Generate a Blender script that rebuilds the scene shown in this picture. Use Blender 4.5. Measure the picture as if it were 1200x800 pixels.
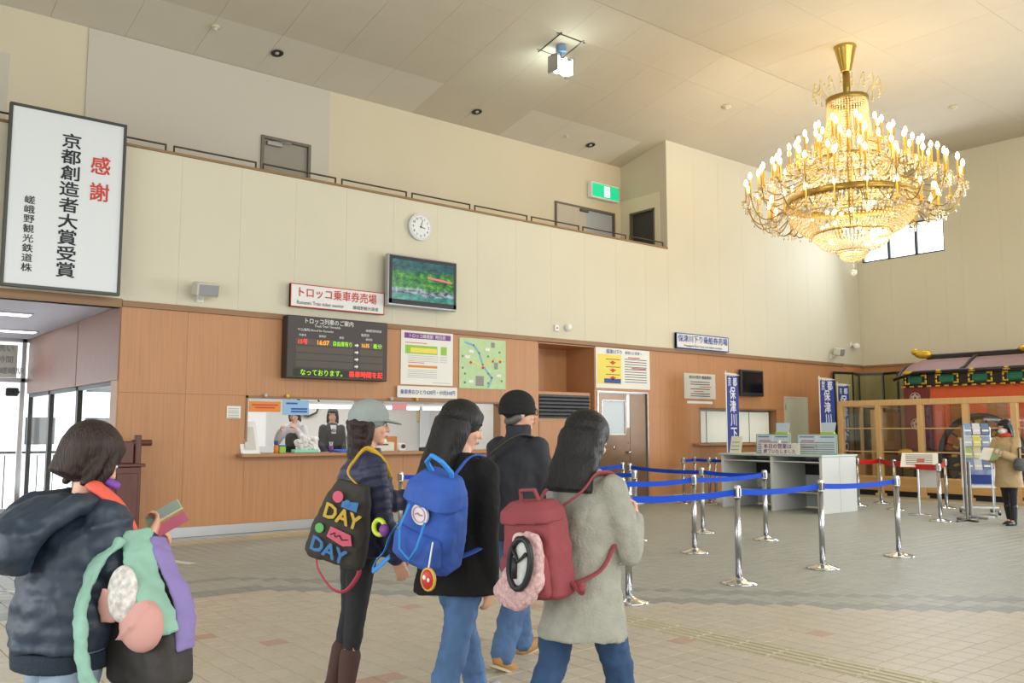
import bpy, bmesh, math, random
from mathutils import Vector, Matrix, noise
random.seed(7)
for _o in list(bpy.data.objects): bpy.data.objects.remove(_o)
sc = bpy.context.scene
COL = sc.collection
PI = math.pi
R = math.radians

# ------------------------------------------------------------ camera
cd = bpy.data.cameras.new('camera'); cam = bpy.data.objects.new('camera', cd); COL.objects.link(cam)
cam.location = (0, 0, 1.42); cam.rotation_euler = (R(90+5.754), 0, R(-39.1))
cd.sensor_width = 36; cd.lens = 31.56; cd.clip_start = .05; cd.clip_end = 300
sc.camera = cam
# ------------------------------------------------------------ world: bright overcast sky
w = bpy.data.worlds.new('sky'); sc.world = w; w.use_nodes = True
wn = w.node_tree.nodes; bg = wn['Background']
bg.inputs[0].default_value = (.86, .93, 1, 1); bg.inputs[1].default_value = 5.5
sc.view_settings.view_transform = 'Standard'; sc.view_settings.look = 'None'
sc.view_settings.exposure = -0.08; sc.view_settings.gamma = 1; sc.view_settings.use_curve_mapping = False

def area(name, loc, rot, sx, sy, power, col):
    l = bpy.data.lights.new(name, 'AREA'); l.shape = 'RECTANGLE'; l.size = sx; l.size_y = sy
    l.energy = power; l.color = col
    o = bpy.data.objects.new(name, l); COL.objects.link(o); o.location = loc; o.rotation_euler = rot; return o
def point(name, loc, power, col, r=.1):
    l = bpy.data.lights.new(name, 'POINT'); l.energy = power; l.color = col; l.shadow_soft_size = r
    o = bpy.data.objects.new(name, l); COL.objects.link(o); o.location = loc; return o
# daylight through the glazing behind and beside the camera
area('daylight_right_glazing', (21.5, 1.6, 1.9), (0, R(90), 0), 3.4, 7.6, 1250, (.86, .93, 1))
area('daylight_clerestory_near', (8.5, -6.6, 6.3), (R(78), 0, 0), 22, 2.4, 1150, (.97, .98, 1))
area('daylight_left_glazing', (-3.6, 4.5, 2.0), (0, R(-90), 0), 3.4, 9, 420, (.9, .95, 1))
area('daylight_near_glazing', (6, -6.7, 2.0), (R(90), 0, 0), 16, 3.0, 620, (.97, .98, 1))
area('daylight_right_clerestory', (20.95, 10.0, 6.0), (0, R(78), 0), 1.0, 2.6, 120, (.8, .88, 1))

# ------------------------------------------------------------ colour + materials
def lin(h):
    if isinstance(h, str):
        c = [int(h[i:i+2], 16)/255 for i in (0, 2, 4)]
        return tuple(((x/12.92) if x <= .04045 else ((x+.055)/1.055)**2.4) for x in c)
    return h
MATS = {}
def mat(name, col='', rough=.6, metal=0, bump=0, bscale=40, var=0, vscale=6, stretch=None, emit=0, ecol=None, trans=0, alpha=1, spec=None, coat=0, rnd=0):
    if name in MATS: return MATS[name]
    m = bpy.data.materials.new(name); m.use_nodes = True; nt = m.node_tree; N = nt.nodes; L = nt.links
    p = N['Principled BSDF']; c = lin(col)
    p.inputs['Base Color'].default_value = (*c, 1); p.inputs['Roughness'].default_value = rough
    p.inputs['Metallic'].default_value = metal
    if trans: p.inputs['Transmission Weight'].default_value = trans
    if alpha < 1: p.inputs['Alpha'].default_value = alpha
    if spec is not None: p.inputs['Specular IOR Level'].default_value = spec
    if coat: p.inputs['Coat Weight'].default_value = coat
    if emit:
        p.inputs['Emission Color'].default_value = (*lin(ecol or col), 1); p.inputs['Emission Strength'].default_value = emit
    if bump or var:
        tc = N.new('ShaderNodeTexCoord'); mp = N.new('ShaderNodeMapping'); L.new(tc.outputs['Object'], mp.inputs[0])
        if stretch: mp.inputs['Scale'].default_value = stretch
    if var:
        n = N.new('ShaderNodeTexNoise'); n.inputs['Scale'].default_value = vscale; n.inputs['Detail'].default_value = 5
        L.new(mp.outputs[0], n.inputs['Vector'])
        mr = N.new('ShaderNodeMapRange'); mr.inputs['From Min'].default_value = .3; mr.inputs['From Max'].default_value = .7
        mr.inputs['To Min'].default_value = 1-var; mr.inputs['To Max'].default_value = 1+var
        L.new(n.outputs['Fac'], mr.inputs['Value'])
        fac = mr.outputs[0]
        if rnd:
            oi = N.new('ShaderNodeObjectInfo'); m2 = N.new('ShaderNodeMapRange')
            m2.inputs['To Min'].default_value = 1-rnd; m2.inputs['To Max'].default_value = 1+rnd
            L.new(oi.outputs['Random'], m2.inputs['Value'])
            mu = N.new('ShaderNodeMath'); mu.operation = 'MULTIPLY'; L.new(fac, mu.inputs[0]); L.new(m2.outputs[0], mu.inputs[1]); fac = mu.outputs[0]
        vm = N.new('ShaderNodeVectorMath'); vm.operation = 'SCALE'; vm.inputs[0].default_value = c
        L.new(fac, vm.inputs['Scale']); L.new(vm.outputs[0], p.inputs['Base Color'])
    if bump:
        n2 = N.new('ShaderNodeTexNoise'); n2.inputs['Scale'].default_value = bscale; n2.inputs['Detail'].default_value = 4
        L.new(mp.outputs[0], n2.inputs['Vector'])
        b = N.new('ShaderNodeBump'); b.inputs['Strength'].default_value = bump; b.inputs['Distance'].default_value = .01
        L.new(n2.outputs['Fac'], b.inputs['Height']); L.new(b.outputs[0], p.inputs['Normal'])
    MATS[name] = m; return m

M_wood = mat('wood_panel', 'B48054', .45, var=.09, vscale=3, stretch=(14, 14, .35), bump=.04, bscale=12, rnd=.025)
M_woodred = mat('wood_panel_reddish', '9C7262', .45, var=.1, vscale=3, stretch=(14, 14, .35), rnd=.03)
M_woodtrim = mat('wood_trim', '8E6B48', .5, var=.08, vscale=5, stretch=(.4, 6, 6))
M_cream = mat('cream_wall', 'CFC9B3', .75, var=.015, vscale=1.2, bump=.06, bscale=160)
M_creamback = mat('recess_wall', 'CCC2A8', .8, var=.02, vscale=1)
M_greypanel = mat('recess_grey_panel', 'C0BAAC', .8)
M_ceil = mat('ceiling_panel', 'C3B9A5', .85, bump=.1, bscale=220, var=.02, vscale=2, rnd=.008)
M_ceil2 = mat('ceiling_panel_pale', 'CFC7B6', .85, bump=.15, bscale=220, var=.02, vscale=2)
M_joint = mat('joint', 'A79F8C', .9)
M_joint_w = mat('wood_joint', '946846', .9)
M_soffit = mat('soffit', 'CBC5CE', .8, var=.02)
M_grout = mat('grout', '75726A', .9, var=.08, vscale=8)
M_steel = mat('brushed_steel', 'B9BBBD', .28, 1, bump=.03, bscale=90, stretch=(1, 1, .03))
M_steeld = mat('dark_steel', '75726C', .35, 1)
M_chrome = mat('chrome', 'D5D7D9', .1, 1)
M_white = mat('white_plastic', 'E4E4E0', .4)
M_black = mat('black_plastic', '1B1B1D', .45)
M_darkmetal = mat('dark_metal', '3A3A38', .45, .6)
M_paper = mat('paper', 'E3E2DA', .7)
M_paperg = mat('paper_grey', 'C9C6BC', .7)
M_ink = mat('ink', '20252A', .7)
M_red = mat('red_print', 'C43A2C', .6)
M_orange = mat('orange_print', 'D98434', .6)
M_blue = mat('blue_print', '2A4A9A', .6)
M_purple = mat('purple_print', '7C3C8C', .6)
M_yellow = mat('yellow_print', 'E6D35C', .6)
M_green = mat('green_print', '8FBF3C', .6)
M_lgreen = mat('map_green', 'B5CFA0', .7, var=.06, vscale=8)
M_grey = mat('grey_print', '8A8A88', .7)
M_pink = mat('pink_print', 'D98A94', .6)
def glassmat(name, f=.07, tint=(1, 1, 1)):
    m = bpy.data.materials.new(name); m.use_nodes = True; nt = m.node_tree; nt.nodes.remove(nt.nodes['Principled BSDF'])
    tr = nt.nodes.new('ShaderNodeBsdfTransparent'); tr.inputs[0].default_value = (*tint, 1); gl = nt.nodes.new('ShaderNodeBsdfGlossy'); gl.inputs['Roughness'].default_value = .02
    mx = nt.nodes.new('ShaderNodeMixShader'); mx.inputs[0].default_value = f; nt.links.new(tr.outputs[0], mx.inputs[1]); nt.links.new(gl.outputs[0], mx.inputs[2])
    nt.links.new(mx.outputs[0], nt.nodes['Material Output'].inputs[0]); MATS[name] = m; return m
M_glass = glassmat('clear_glass'); glassmat('office_glass', .04); glassmat('case_glass', .06, (.97, .99, .97))

# ------------------------------------------------------------ mesh builder
ORG = {}
class MB:
    def __init__(s): s.v = []; s.f = []; s.mi = []; s.cur = 0; s.M = Matrix.Identity(4)
    def add(s, vs, fs):
        o = len(s.v); M = s.M
        s.v += [tuple(M @ Vector(p)) for p in vs]
        s.f += [tuple(i+o for i in f) for f in fs]; s.mi += [s.cur]*len(fs); return s
    def box(s, x0, x1, y0, y1, z0, z1, b=0):
        if b <= 0:
            vs = [(x, y, z) for x in (x0, x1) for y in (y0, y1) for z in (z0, z1)]
            return s.add(vs, [(0,1,3,2),(4,6,7,5),(0,4,5,1),(2,3,7,6),(0,2,6,4),(1,5,7,3)])
        vs = []; idx = {}
        X = (x0, x1); Y = (y0, y1); Z = (z0, z1); sg = (1, -1)
        for i in (0, 1):
            for j in (0, 1):
                for k in (0, 1):
                    bx, by, bz = sg[i]*b, sg[j]*b, sg[k]*b
                    idx[i,j,k,0] = len(vs); vs.append((X[i], Y[j]+by, Z[k]+bz))
                    idx[i,j,k,1] = len(vs); vs.append((X[i]+bx, Y[j], Z[k]+bz))
                    idx[i,j,k,2] = len(vs); vs.append((X[i]+bx, Y[j]+by, Z[k]))
        fs = []
        q = [(0,0),(1,0),(1,1),(0,1)]
        for i in (0, 1):
            f = [idx[i,a,b_,0] for a, b_ in q]; fs.append(f if i else f[::-1])
            f = [idx[a,i,b_,1] for a, b_ in q]; fs.append(f[::-1] if i else f)
            f = [idx[a,b_,i,2] for a, b_ in q]; fs.append(f if i else f[::-1])
        for i in (0, 1):
            for j in (0, 1):
                t = (i == j)
                f = [idx[i,j,0,0], idx[i,j,0,1], idx[i,j,1,1], idx[i,j,1,0]]; fs.append(f[::-1] if t else f)
                f = [idx[i,0,j,0], idx[i,0,j,2], idx[i,1,j,2], idx[i,1,j,0]]; fs.append(f if t else f[::-1])
                f = [idx[0,i,j,1], idx[0,i,j,2], idx[1,i,j,2], idx[1,i,j,1]]; fs.append(f[::-1] if t else f)
                for k in (0, 1):
                    f = [idx[i,j,k,0], idx[i,j,k,1], idx[i,j,k,2]]; fs.append(f if (i+j+k) % 2 else f[::-1])
        return s.add(vs, fs)
    def ring(s, c, u, v, ru, rv, n, p=1):
        out = []
        for i in range(n):
            a = 2*PI*i/n; ca, sa = math.cos(a), math.sin(a)
            if p != 1:
                ca = math.copysign(abs(ca)**p, ca); sa = math.copysign(abs(sa)**p, sa)
            out.append(tuple(Vector(c)+u*(ru*ca)+v*(rv*sa)))
        return out
    def skin(s, rings, closed=False, cap=True):
        n = len(rings[0]); vs = [p for r in rings for p in r]; fs = []
        m = len(rings)
        for k in range(m if closed else m-1):
            a = k*n; b = ((k+1) % m)*n
            for i in range(n):
                j = (i+1) % n; fs.append((a+i, a+j, b+j, b+i))
        if cap and not closed:
            fs.append(tuple(range(n))[::-1]); fs.append(tuple((m-1)*n+i for i in range(n)))
        return s.add(vs, fs)
    def tube(s, pts, r, n=8, closed=False, flat=None):
        P = [Vector(p) for p in pts]
        if flat and not closed and 3 < len(P) < 14:      # round the bends of a strap
            Q = []; E = [P[0]]+P+[P[-1]]
            for i in range(1, len(E)-2):
                for j in range(5):
                    t = j/5; a, b, c, d = E[i-1], E[i], E[i+1], E[i+2]
                    Q.append(.5*((2*b)+(c-a)*t+(2*a-5*b+4*c-d)*t*t+(3*b-a-3*c+d)*t**3))
            P = Q+[P[-1]]
        m = len(P)
        rs = r if isinstance(r, (list, tuple)) else [r]*m
        rings = []; up = None
        for k in range(m):
            if closed: d = P[(k+1) % m]-P[k-1]
            else: d = P[min(k+1, m-1)]-P[max(k-1, 0)]
            if d.length < 1e-9: d = Vector((0, 0, 1))
            d.normalize()
            if up is None:
                up = Vector((0, 0, 1)) if abs(d.z) < .9 else Vector((0, 1, 0))
            u = up - d*up.dot(d)
            if u.length < 1e-4: u = Vector((1, 0, 0)) - d*d.x
            u.normalize(); up = u; v = d.cross(u)
            fu = flat or (1, 1)
            rings.append(s.ring(P[k], u, v, rs[k]*fu[0], rs[k]*fu[1], n))
        return s.skin(rings, closed)
    def cyl(s, c, r, h, n=20, r2=None, axis='z'):
        c = Vector(c); d = {'z': Vector((0,0,1)), 'y': Vector((0,1,0)), 'x': Vector((1,0,0))}[axis]
        u = {'z': Vector((1,0,0)), 'y': Vector((0,0,1)), 'x': Vector((0,1,0))}[axis]; v = d.cross(u)
        return s.skin([s.ring(c, u, v, r, r, n), s.ring(c+d*h, u, v, r if r2 is None else r2, r if r2 is None else r2, n)])
    def lathe(s, prof, c=(0, 0, 0), n=28, cap=True):
        X = Vector((1,0,0)); Y = Vector((0,1,0))
        return s.skin([s.ring(Vector(c)+Vector((0,0,z)), X, Y, max(r, 1e-4), max(r, 1e-4), n) for r, z in prof], cap=cap)
    def loft(s, secs, n=20, p=1):   # (cx,cy,cz,rx,ry)
        X = Vector((1,0,0)); Y = Vector((0,1,0))
        return s.skin([s.ring(q[:3], X, Y, q[3], q[4], n, p) for q in secs])
    def sph(s, c, r, n=12):
        if not isinstance(r, (tuple, list)): r = (r, r, r)
        m = n//2+1; rings = []
        for k in range(m+1):
            t = PI*k/m; st = max(math.sin(t), .02)
            rings.append([(c[0]+r[0]*st*math.cos(2*PI*i/n), c[1]+r[1]*st*math.sin(2*PI*i/n), c[2]-r[2]*math.cos(t)) for i in range(n)])
        return s.skin(rings)
    def chain(s, pts, rs, n=12):
        P = [Vector(p) for p in pts]
        if not isinstance(rs, (list, tuple)): rs = [rs]*len(P)
        for p, r in zip(P, rs): s.sph(p, r, n)
        for a, b, ra, rb in zip(P, P[1:], rs, rs[1:]):
            d = b-a
            if d.length < 1e-6: continue
            d.normalize(); u = Vector((0,0,1)) if abs(d.z) < .9 else Vector((1,0,0))
            u = (u-d*u.dot(d)).normalized(); v = d.cross(u)
            s.skin([s.ring(a, u, v, ra, ra, n), s.ring(b, u, v, rb, rb, n)])
        return s
    def quad(s, a, b, c, d): return s.add([a, b, c, d], [(0,1,2,3)])
    def slab(s, pts, d):       # extrude a planar polygon by vector d
        n = len(pts); d = Vector(d); q = [Vector(p) for p in pts]; vs = [tuple(p) for p in q]+[tuple(p+d) for p in q]
        return s.add(vs, [tuple(range(n))[::-1], tuple(range(n, 2*n))]+[(i, (i+1) % n, (i+1) % n+n, i+n) for i in range(n)])
    def text(s, t, size, o, u=(1,0,0), v=(0,0,1), bold=0, sx=1, align='C'):
        vs, fs, (x0, x1, y0, y1) = text_geo(t, bold); u = Vector(u); v = Vector(v); o = Vector(o)
        cx = (x0+x1)/2 if align == 'C' else x0; cy = (y0+y1)/2 if align == 'C' else (y0+y1)/2
        n = u.cross(v).normalized()
        return s.add([o+u*((p[0]-cx)*size*sx)+v*((p[1]-cy)*size)+n*p[2] for p in vs], fs)
    def build(s, name, mats, parent=None, smooth=False, org=None, autos=False):
        if not isinstance(mats, (list, tuple)): mats = [mats]
        me = bpy.data.meshes.new(name)
        if org is None and parent is not None: org = ORG.get(parent.name)
        if org is not None:
            ox, oy, oz = org; s.v = [(a-ox, b-oy, c-oz) for a, b, c in s.v]
        me.from_pydata(s.v, [], s.f)
        for m in mats: me.materials.append(m)
        if len(mats) > 1: me.polygons.foreach_set('material_index', s.mi)
        if smooth: me.polygons.foreach_set('use_smooth', [True]*len(me.polygons))
        bm = bmesh.new(); bm.from_mesh(me); bmesh.ops.recalc_face_normals(bm, faces=bm.faces); bm.to_mesh(me); bm.free()
        if smooth and autos:
            try: me.set_sharp_from_angle(angle=R(35))
            except Exception: pass
        o = bpy.data.objects.new(name, me); COL.objects.link(o)
        if parent is not None: o.parent = parent; ORG[o.name] = org or ORG.get(parent.name)
        elif org is not None: o.location = org
        return o
TXT = {}
def text_geo(t, bold):
    k = (t, bold)
    if k in TXT: return TXT[k]
    cu = bpy.data.curves.new('t', 'FONT'); cu.body = t; cu.size = 1; cu.resolution_u = 2
    o = bpy.data.objects.new('t', cu); COL.objects.link(o)
    me = bpy.data.meshes.new_from_object(o)
    vs = [tuple(p.co) for p in me.vertices]; fs = [tuple(p.vertices) for p in me.polygons]
    bpy.data.objects.remove(o); bpy.data.curves.remove(cu); bpy.data.meshes.remove(me)
    if bold and vs:      # heavier strokes: the glyph laid over itself with small shifts
        b = bold*.75; n0 = len(vs); v0 = vs; f0 = fs; vs = []; fs = []
        for k, (dx, dy) in enumerate(((-b, -b), (b, -b), (b, b), (-b, b))):
            vs += [(p[0]+dx, p[1]+dy, k*.0006) for p in v0]; fs += [tuple(i+k*n0 for i in f) for f in f0]
    if not vs: vs = [(0,0,0),(1,0,0),(1,1,0)]; fs = [(0,1,2)]
    xs = [p[0] for p in vs]; ys = [p[1] for p in vs]
    TXT[k] = (vs, fs, (min(xs), max(xs), min(ys), max(ys))); return TXT[k]

def tag(o, label=None, cat=None, group=None, kind=None):
    if label: o['label'] = label
    if cat: o['category'] = cat
    if group: o['group'] = group
    if kind: o['kind'] = kind
    return o
def thing(name, label, cat, loc=(0,0,0), rz=0, group=None, world=False):
    o = bpy.data.objects.new(name, None); COL.objects.link(o); o.empty_display_size = .1
    o.location = loc; o.rotation_euler = (0, 0, rz); tag(o, label, cat, group)
    if world: ORG[o.name] = tuple(loc)
    return o
def dup(root, loc, rz=0, label=None, group=None):
    r = root.copy(); COL.objects.link(r); r.location = loc; r.rotation_euler = (0, 0, rz)
    if label: r['label'] = label
    if group: r['group'] = group
    for ch in list(root.children):
        c = ch.copy(); COL.objects.link(c); c.parent = r
        for g in list(ch.children):
            d = g.copy(); COL.objects.link(d); d.parent = c
    return r
def struct(name, mb, m, **k): return tag(mb.build(name, m, **k), kind='structure')

# the survey: wall-plane readings brought to metres
S = .9635
def X(v): return v*S
def Z(v): return 1.42+(v-1.42)*S
YW = 12.87*S      # front wall plane  (12.40)
YB = 14.26*S      # back wall of the upper recess
XR = 14.85*S      # where the recess ends
XC = 22.69*S      # right wall
ZF = Z(8.47)      # flat ceiling
YF = 10.1*S       # where the slope starts
slope = (ZF-Z(7.55))/(YB-YF)
def zc(y): return ZF if y <= YF else ZF-slope*(y-YF)
ZT = Z(3.2)       # top of the wood wall
ZR = Z(5.4)       # rim of the recess
# ============================================================ THE SHELL
XL, YN = -4.0, -7.0
def cells(x0, x1, z0, z1, ops, xs=(), zs=()):
    bx = sorted({x0, x1, *[v for o in ops for v in o[:2] if x0 < v < x1], *[v for v in xs if x0 < v < x1]})
    bz = sorted({z0, z1, *[v for o in ops for v in o[2:] if z0 < v < z1], *[v for v in zs if z0 < v < z1]})
    out = []
    for a, b in zip(bx, bx[1:]):
        col = []
        for c, d in zip(bz, bz[1:]):
            mx, mz = (a+b)/2, (c+d)/2
            if any(o[0] < mx < o[1] and o[2] < mz < o[3] for o in ops): col.append(None); continue
            if col and col[-1] and col[-1][3] == c and c not in zs: col[-1][3] = d
            else: col.append([a, b, c, d])
        out += [c for c in col if c]
    return out
# floor
mb = MB(); mb.box(XL, XC+.3, YN, YW+.3, -.2, -.006); mb.box(XL, 3.45, YW+.3, 19.2, -.2, -.006); floor = struct('floor', mb, M_grout)
TS = .156
def tilemat(name, col, var, pinks=None):
    m = bpy.data.materials.new(name); m.use_nodes = True; N = m.node_tree.nodes; L = m.node_tree.links; p = N['Principled BSDF']
    p.inputs['Roughness'].default_value = .42; p.inputs['Specular IOR Level'].default_value = .45
    g = N.new('ShaderNodeNewGeometry'); sn = N.new('ShaderNodeVectorMath'); sn.operation = 'SNAP'; sn.inputs[1].default_value = (TS, TS, 1)
    of = N.new('ShaderNodeVectorMath'); of.inputs[1].default_value = (-2.311, -2.69, .5)
    L.new(g.outputs['Position'], of.inputs[0]); L.new(of.outputs[0], sn.inputs[0])
    wn_ = N.new('ShaderNodeTexWhiteNoise'); L.new(sn.outputs[0], wn_.inputs['Vector'])
    mr = N.new('ShaderNodeMapRange'); mr.inputs['To Min'].default_value = 1-var; mr.inputs['To Max'].default_value = 1+var; L.new(wn_.outputs['Value'], mr.inputs['Value'])
    no = N.new('ShaderNodeTexNoise'); no.inputs['Scale'].default_value = 30; no.inputs['Detail'].default_value = 5; L.new(g.outputs['Position'], no.inputs['Vector'])
    m3 = N.new('ShaderNodeMapRange'); m3.inputs['To Min'].default_value = .94; m3.inputs['To Max'].default_value = 1.06; L.new(no.outputs['Fac'], m3.inputs['Value'])
    mu = N.new('ShaderNodeMath'); mu.operation = 'MULTIPLY'; L.new(mr.outputs[0], mu.inputs[0]); L.new(m3.outputs[0], mu.inputs[1])
    vm = N.new('ShaderNodeVectorMath'); vm.operation = 'SCALE'; vm.inputs[0].default_value = lin(col); L.new(mu.outputs[0], vm.inputs['Scale']); L.new(vm.outputs[0], p.inputs['Base Color'])
    b = N.new('ShaderNodeBump'); b.inputs['Strength'].default_value = .05; b.inputs['Distance'].default_value = .01; L.new(no.outputs['Fac'], b.inputs['Height']); L.new(b.outputs[0], p.inputs['Normal'])
    return m
T_beige = tilemat('tile_beige', 'BEB5A4', .035); T_pink = tilemat('tile_pink', 'B89A88', .03)
T_grey = tilemat('tile_grey', 'A4A79F', .04); T_dark = tilemat('tile_dark_grey', '8E928E', .03)
T_yellow = tilemat('tile_yellow', 'C4B88C', .03)
T_white = mat('white_floor_tape', 'E0E0DA', .6)
def tkind(i, j):
    x = 2.311+TS*(i+.5); y = 2.69+TS*(j+.5)
    if 17 <= i <= 18 and y < 5.42: return None
    if YW-.75 < y < YW-.44 and 3.2 < x < 7.2: return T_yellow
    if YW-.44 < y < YW-.14 and 5.1 < x < 6.0: return T_yellow
    if 18.3 < x < 18.62: return T_yellow
    e = 7.83 if x < 3.5 else 7.83-math.floor((x-3.5)/.155+.5)*.156*1.12
    if y < e:
        return T_pink if (noise.noise(Vector((i*.21, j*.9, 3)))+random.Random(i*977+j).random()*.9) > 1.2 else T_beige
    d = y-e
    if d < .3 or .75 < d < 1.0: return T_dark
    return T_grey
fw2 = Vector((math.sin(R(39.1)), math.cos(R(39.1)))); rt2 = Vector((fw2.y, -fw2.x))
def tile_verts(x0, y0, x1, y1, h=0.0):
    g, b = .0034, .001
    a = (x0+g, y0+g, x1-g, y1-g)
    vs = [(a[0], a[1], -.007), (a[2], a[1], -.007), (a[2], a[3], -.007), (a[0], a[3], -.007),
          (a[0]+b, a[1]+b, h), (a[2]-b, a[1]+b, h), (a[2]-b, a[3]-b, h), (a[0]+b, a[3]-b, h)]
    return vs, [(4,5,6,7), (0,1,5,4), (1,2,6,5), (2,3,7,6), (3,0,4,7)]
tm = {}
cand = []
for i in range(-16, 126):
    for j in range(-12, 63):
        x = 2.311+TS*i; y = 2.69+TS*j
        if x+TS > XC-.02 or y+TS > YW-.01: continue
        k = tkind(i, j)
        if k is None: continue
        dep = fw2.x*(x+.08)+fw2.y*(y+.08); lat = rt2.x*(x+.08)+rt2.y*(y+.08)
        if dep < 1.2 or abs(lat) > dep*.95+1.5: continue
        vis = dep > 3.75 and abs(lat) < dep*.56
        cand.append((dep if vis else 99+dep, i, j, k, x, y))
cand.sort(key=lambda c: c[0])
proto = {}
for n_, (d, i, j, k, x, y) in enumerate(cand):
    h = random.uniform(-.0006, .0003)
    if n_ < 298:
        if k.name not in proto:
            vs, fs = tile_verts(0, 0, TS, TS); me = bpy.data.meshes.new('tile'); me.from_pydata(vs, [], fs); me.materials.append(k); proto[k.name] = me
        o = bpy.data.objects.new('tile', proto[k.name]); COL.objects.link(o); o.parent = floor; o.location = (x, y, h)
    else:
        m_ = tm.setdefault(k.name, (MB(), k))[0]; vs, fs = tile_verts(x, y, x+TS, y+TS, h); m_.add(vs, fs)
big = MB(); ml = []
for nme, (m_, k) in tm.items():
    big.cur = len(ml); ml.append(k); big.add(m_.v, m_.f)
tag(big.build('far_tiles', ml, floor), kind='stuff')
# plain near floor outside the tiled area seen, corridor tiles
mb = MB(); 
for i in range(0, 22):
    for j in range(0, 43):
        x = 3.4-(i+1)*TS; y = YW+.02+j*TS; vs, fs = tile_verts(x, y, x+TS, y+TS, -.0005); mb.add(vs, fs)
tag(mb.build('corridor_tiles', T_grey, floor), kind='stuff')
# tactile strip: ribbed guide tiles
M_tact = mat('tactile_yellow', 'C0B99E', .5, var=.03)
mb0 = None
for k in range(20):
    y0 = 5.42-(k+1)*.312; mb = MB()
    if mb0 is None:
        mb.box(.003, .309, .003, .309, -.005, 0, .001)
        for q in range(4): mb.box(.028+q*.07, .068+q*.07, .012, .3, -.001, .005, .002)
        mb0 = mb.build('tactile_tile', M_tact, floor); mb0.location = (4.963, y0, 0); first = mb0
    else:
        o = mb0.copy(); COL.objects.link(o); o.location = (4.963, y0, 0)
# white tape marks
mb = MB(); mb.slab([(3.28, 10.75, .0005), (3.36, 10.82, .0005), (3.62, 9.9, .0005), (3.52, 9.86, .0005)], (0, 0, .001))
tag(mb.build('floor_tape', T_white), 'short white tape stripe stuck on grey floor tiles near wall', 'tape')
mb = MB()
mb.slab([(1.35, 9.0, .0005), (1.62, 9.3, .0005), (1.68, 9.24, .0005), (1.41, 8.94, .0005)], (0, 0, .001)); mb.slab([(1.5, 9.42, .0005), (1.58, 9.42, .0005), (1.9, 9.0, .0005), (1.82, 9.0, .0005)], (0, 0, .001))
tag(mb.build('floor_arrow', T_white), 'white arrow mark on the floor at the far left edge', 'tape')

# front wall: lower wood part
O_win1 = (X(5.36), X(10.2), Z(1.10), Z(1.96)); O_niche = (X(11.09), X(12.6), 0, Z(3.12)); O_door = (X(12.65), X(14.15), 0, Z(2.25)); O_win2 = (X(15.82), X(18.7), Z(1.17), Z(1.95))
ops = [O_win1, O_niche, O_door, O_win2]
XA = X(3.55)
mb = MB()
for a, b, c, d in cells(XA, XC, 0, ZT, ops): mb.box(a, b, YW+.02, YW+.16, c, d)
wall_front = struct('wall_front', mb, M_joint_w)
def panels(parent, x0, x1, z0, z1, ops, xs, zs, m, y, t=.02, g=.0012):
    for a, b, c, d in cells(x0, x1, z0, z1, ops, xs, zs):
        if b-a < .03 or d-c < .03: continue
        mb = MB(); mb.box(a+g, b-g, y, y+t, c+g, d-g, .0006); mb.build('panel', m, parent, org=(0, 0, 0))
wx = [XA+.88*k for k in range(1, 24)]
panels(wall_front, XA, XC, .13, ZT-.06, ops, [x for x in wx if not any(abs(x-v) < .25 for o in ops for v in o[:2])], [Z(1.96)], M_wood, YW)
mb = MB(); mb.box(XA, XC-.9, YW-.03, YW+.03, ZT-.06, ZT+.02, .004); struct('trim_1', mb, M_woodtrim)
mb = MB()
for a, b in ((XA, O_niche[0]), (O_door[1], XC)): mb.box(a, b, YW-.012, YW+.01, 0, .135, .002)
struct('baseboard_front', mb, M_steel)
# upper cream wall (two heights)
mb = MB(); mb.box(XL, XR, YW+.012, YW+.16, ZT, ZR); mb.box(XR+.01, XC, YW+.012, YW+.2, ZT, zc(YW)+.1); mb.box(XL, XA, YW+.012, YW+.16, Z(3.12), ZT)
wall_upper = struct('wall_upper', mb, M_joint)
panels(wall_upper, XL, XR, ZT+.02, ZR-.001, [], [X(4.3)+.86*k for k in range(-9, 13)], [], M_cream, YW, .014, .0008)
panels(wall_upper, XR, XC, ZT+.02, zc(YW)+.1, [], [XR+.86*k for k in range(1, 10)], [], M_cream, YW, .014, .0008)
mb = MB(); mb.box(XL, XR-.005, YW-.02, YW+.18, ZR, ZR+.035, .004); struct('trim_2', mb, mat('rim_wood', '8A6A42', .5))
mb = MB(); mb.box(XL, XA+.0, YW-.02, YW+.14, Z(3.12), Z(3.2)+.04, .004); struct('trim_3', mb, M_woodtrim)
# recess: floor, back wall, return wall
mb = MB(); mb.box(XL, XR+.2, YW+.16, YB+.15, ZR-.45, ZR-.35); struct('balcony_floor', mb, M_joint)
mb = MB(); D1 = (X(6.06), X(6.98), 0, Z(6.46)); D2 = (X(12.78), X(14.62), 0, Z(6.42))
for a, b, c, d in cells(XL, XR+.15, ZR-.4, zc(YB)+.15, [D1, D2]): mb.box(a, b, YB, YB+.12, c, d)
struct('wall_recess', mb, M_creamback)
mb = MB()
for a, b, c, d in cells(X(3.28), X(7.34), ZR-.4, zc(YB)-.005, [D1]): mb.box(a, b, YB-.02, YB-.001, c, d)
mb.box(XL, X(2.24), YB-.02, YB-.001, ZR-.4, Z(6.84)); struct('wall_recess_panel', mb, M_greypanel)
M_ddoor = mat('grey_door', '8D887B', .5); M_dframe = mat('door_frame', '6E675A', .45, .3)
def frame(mb, x0, x1, z0, z1, y0, y1, w): mb.box(x0, x0+w, y0, y1, z0, z1, .003); mb.box(x1-w, x1, y0, y1, z0, z1, .003); mb.box(x0+w, x1-w, y0, y1, z1-w, z1, .003)
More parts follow.
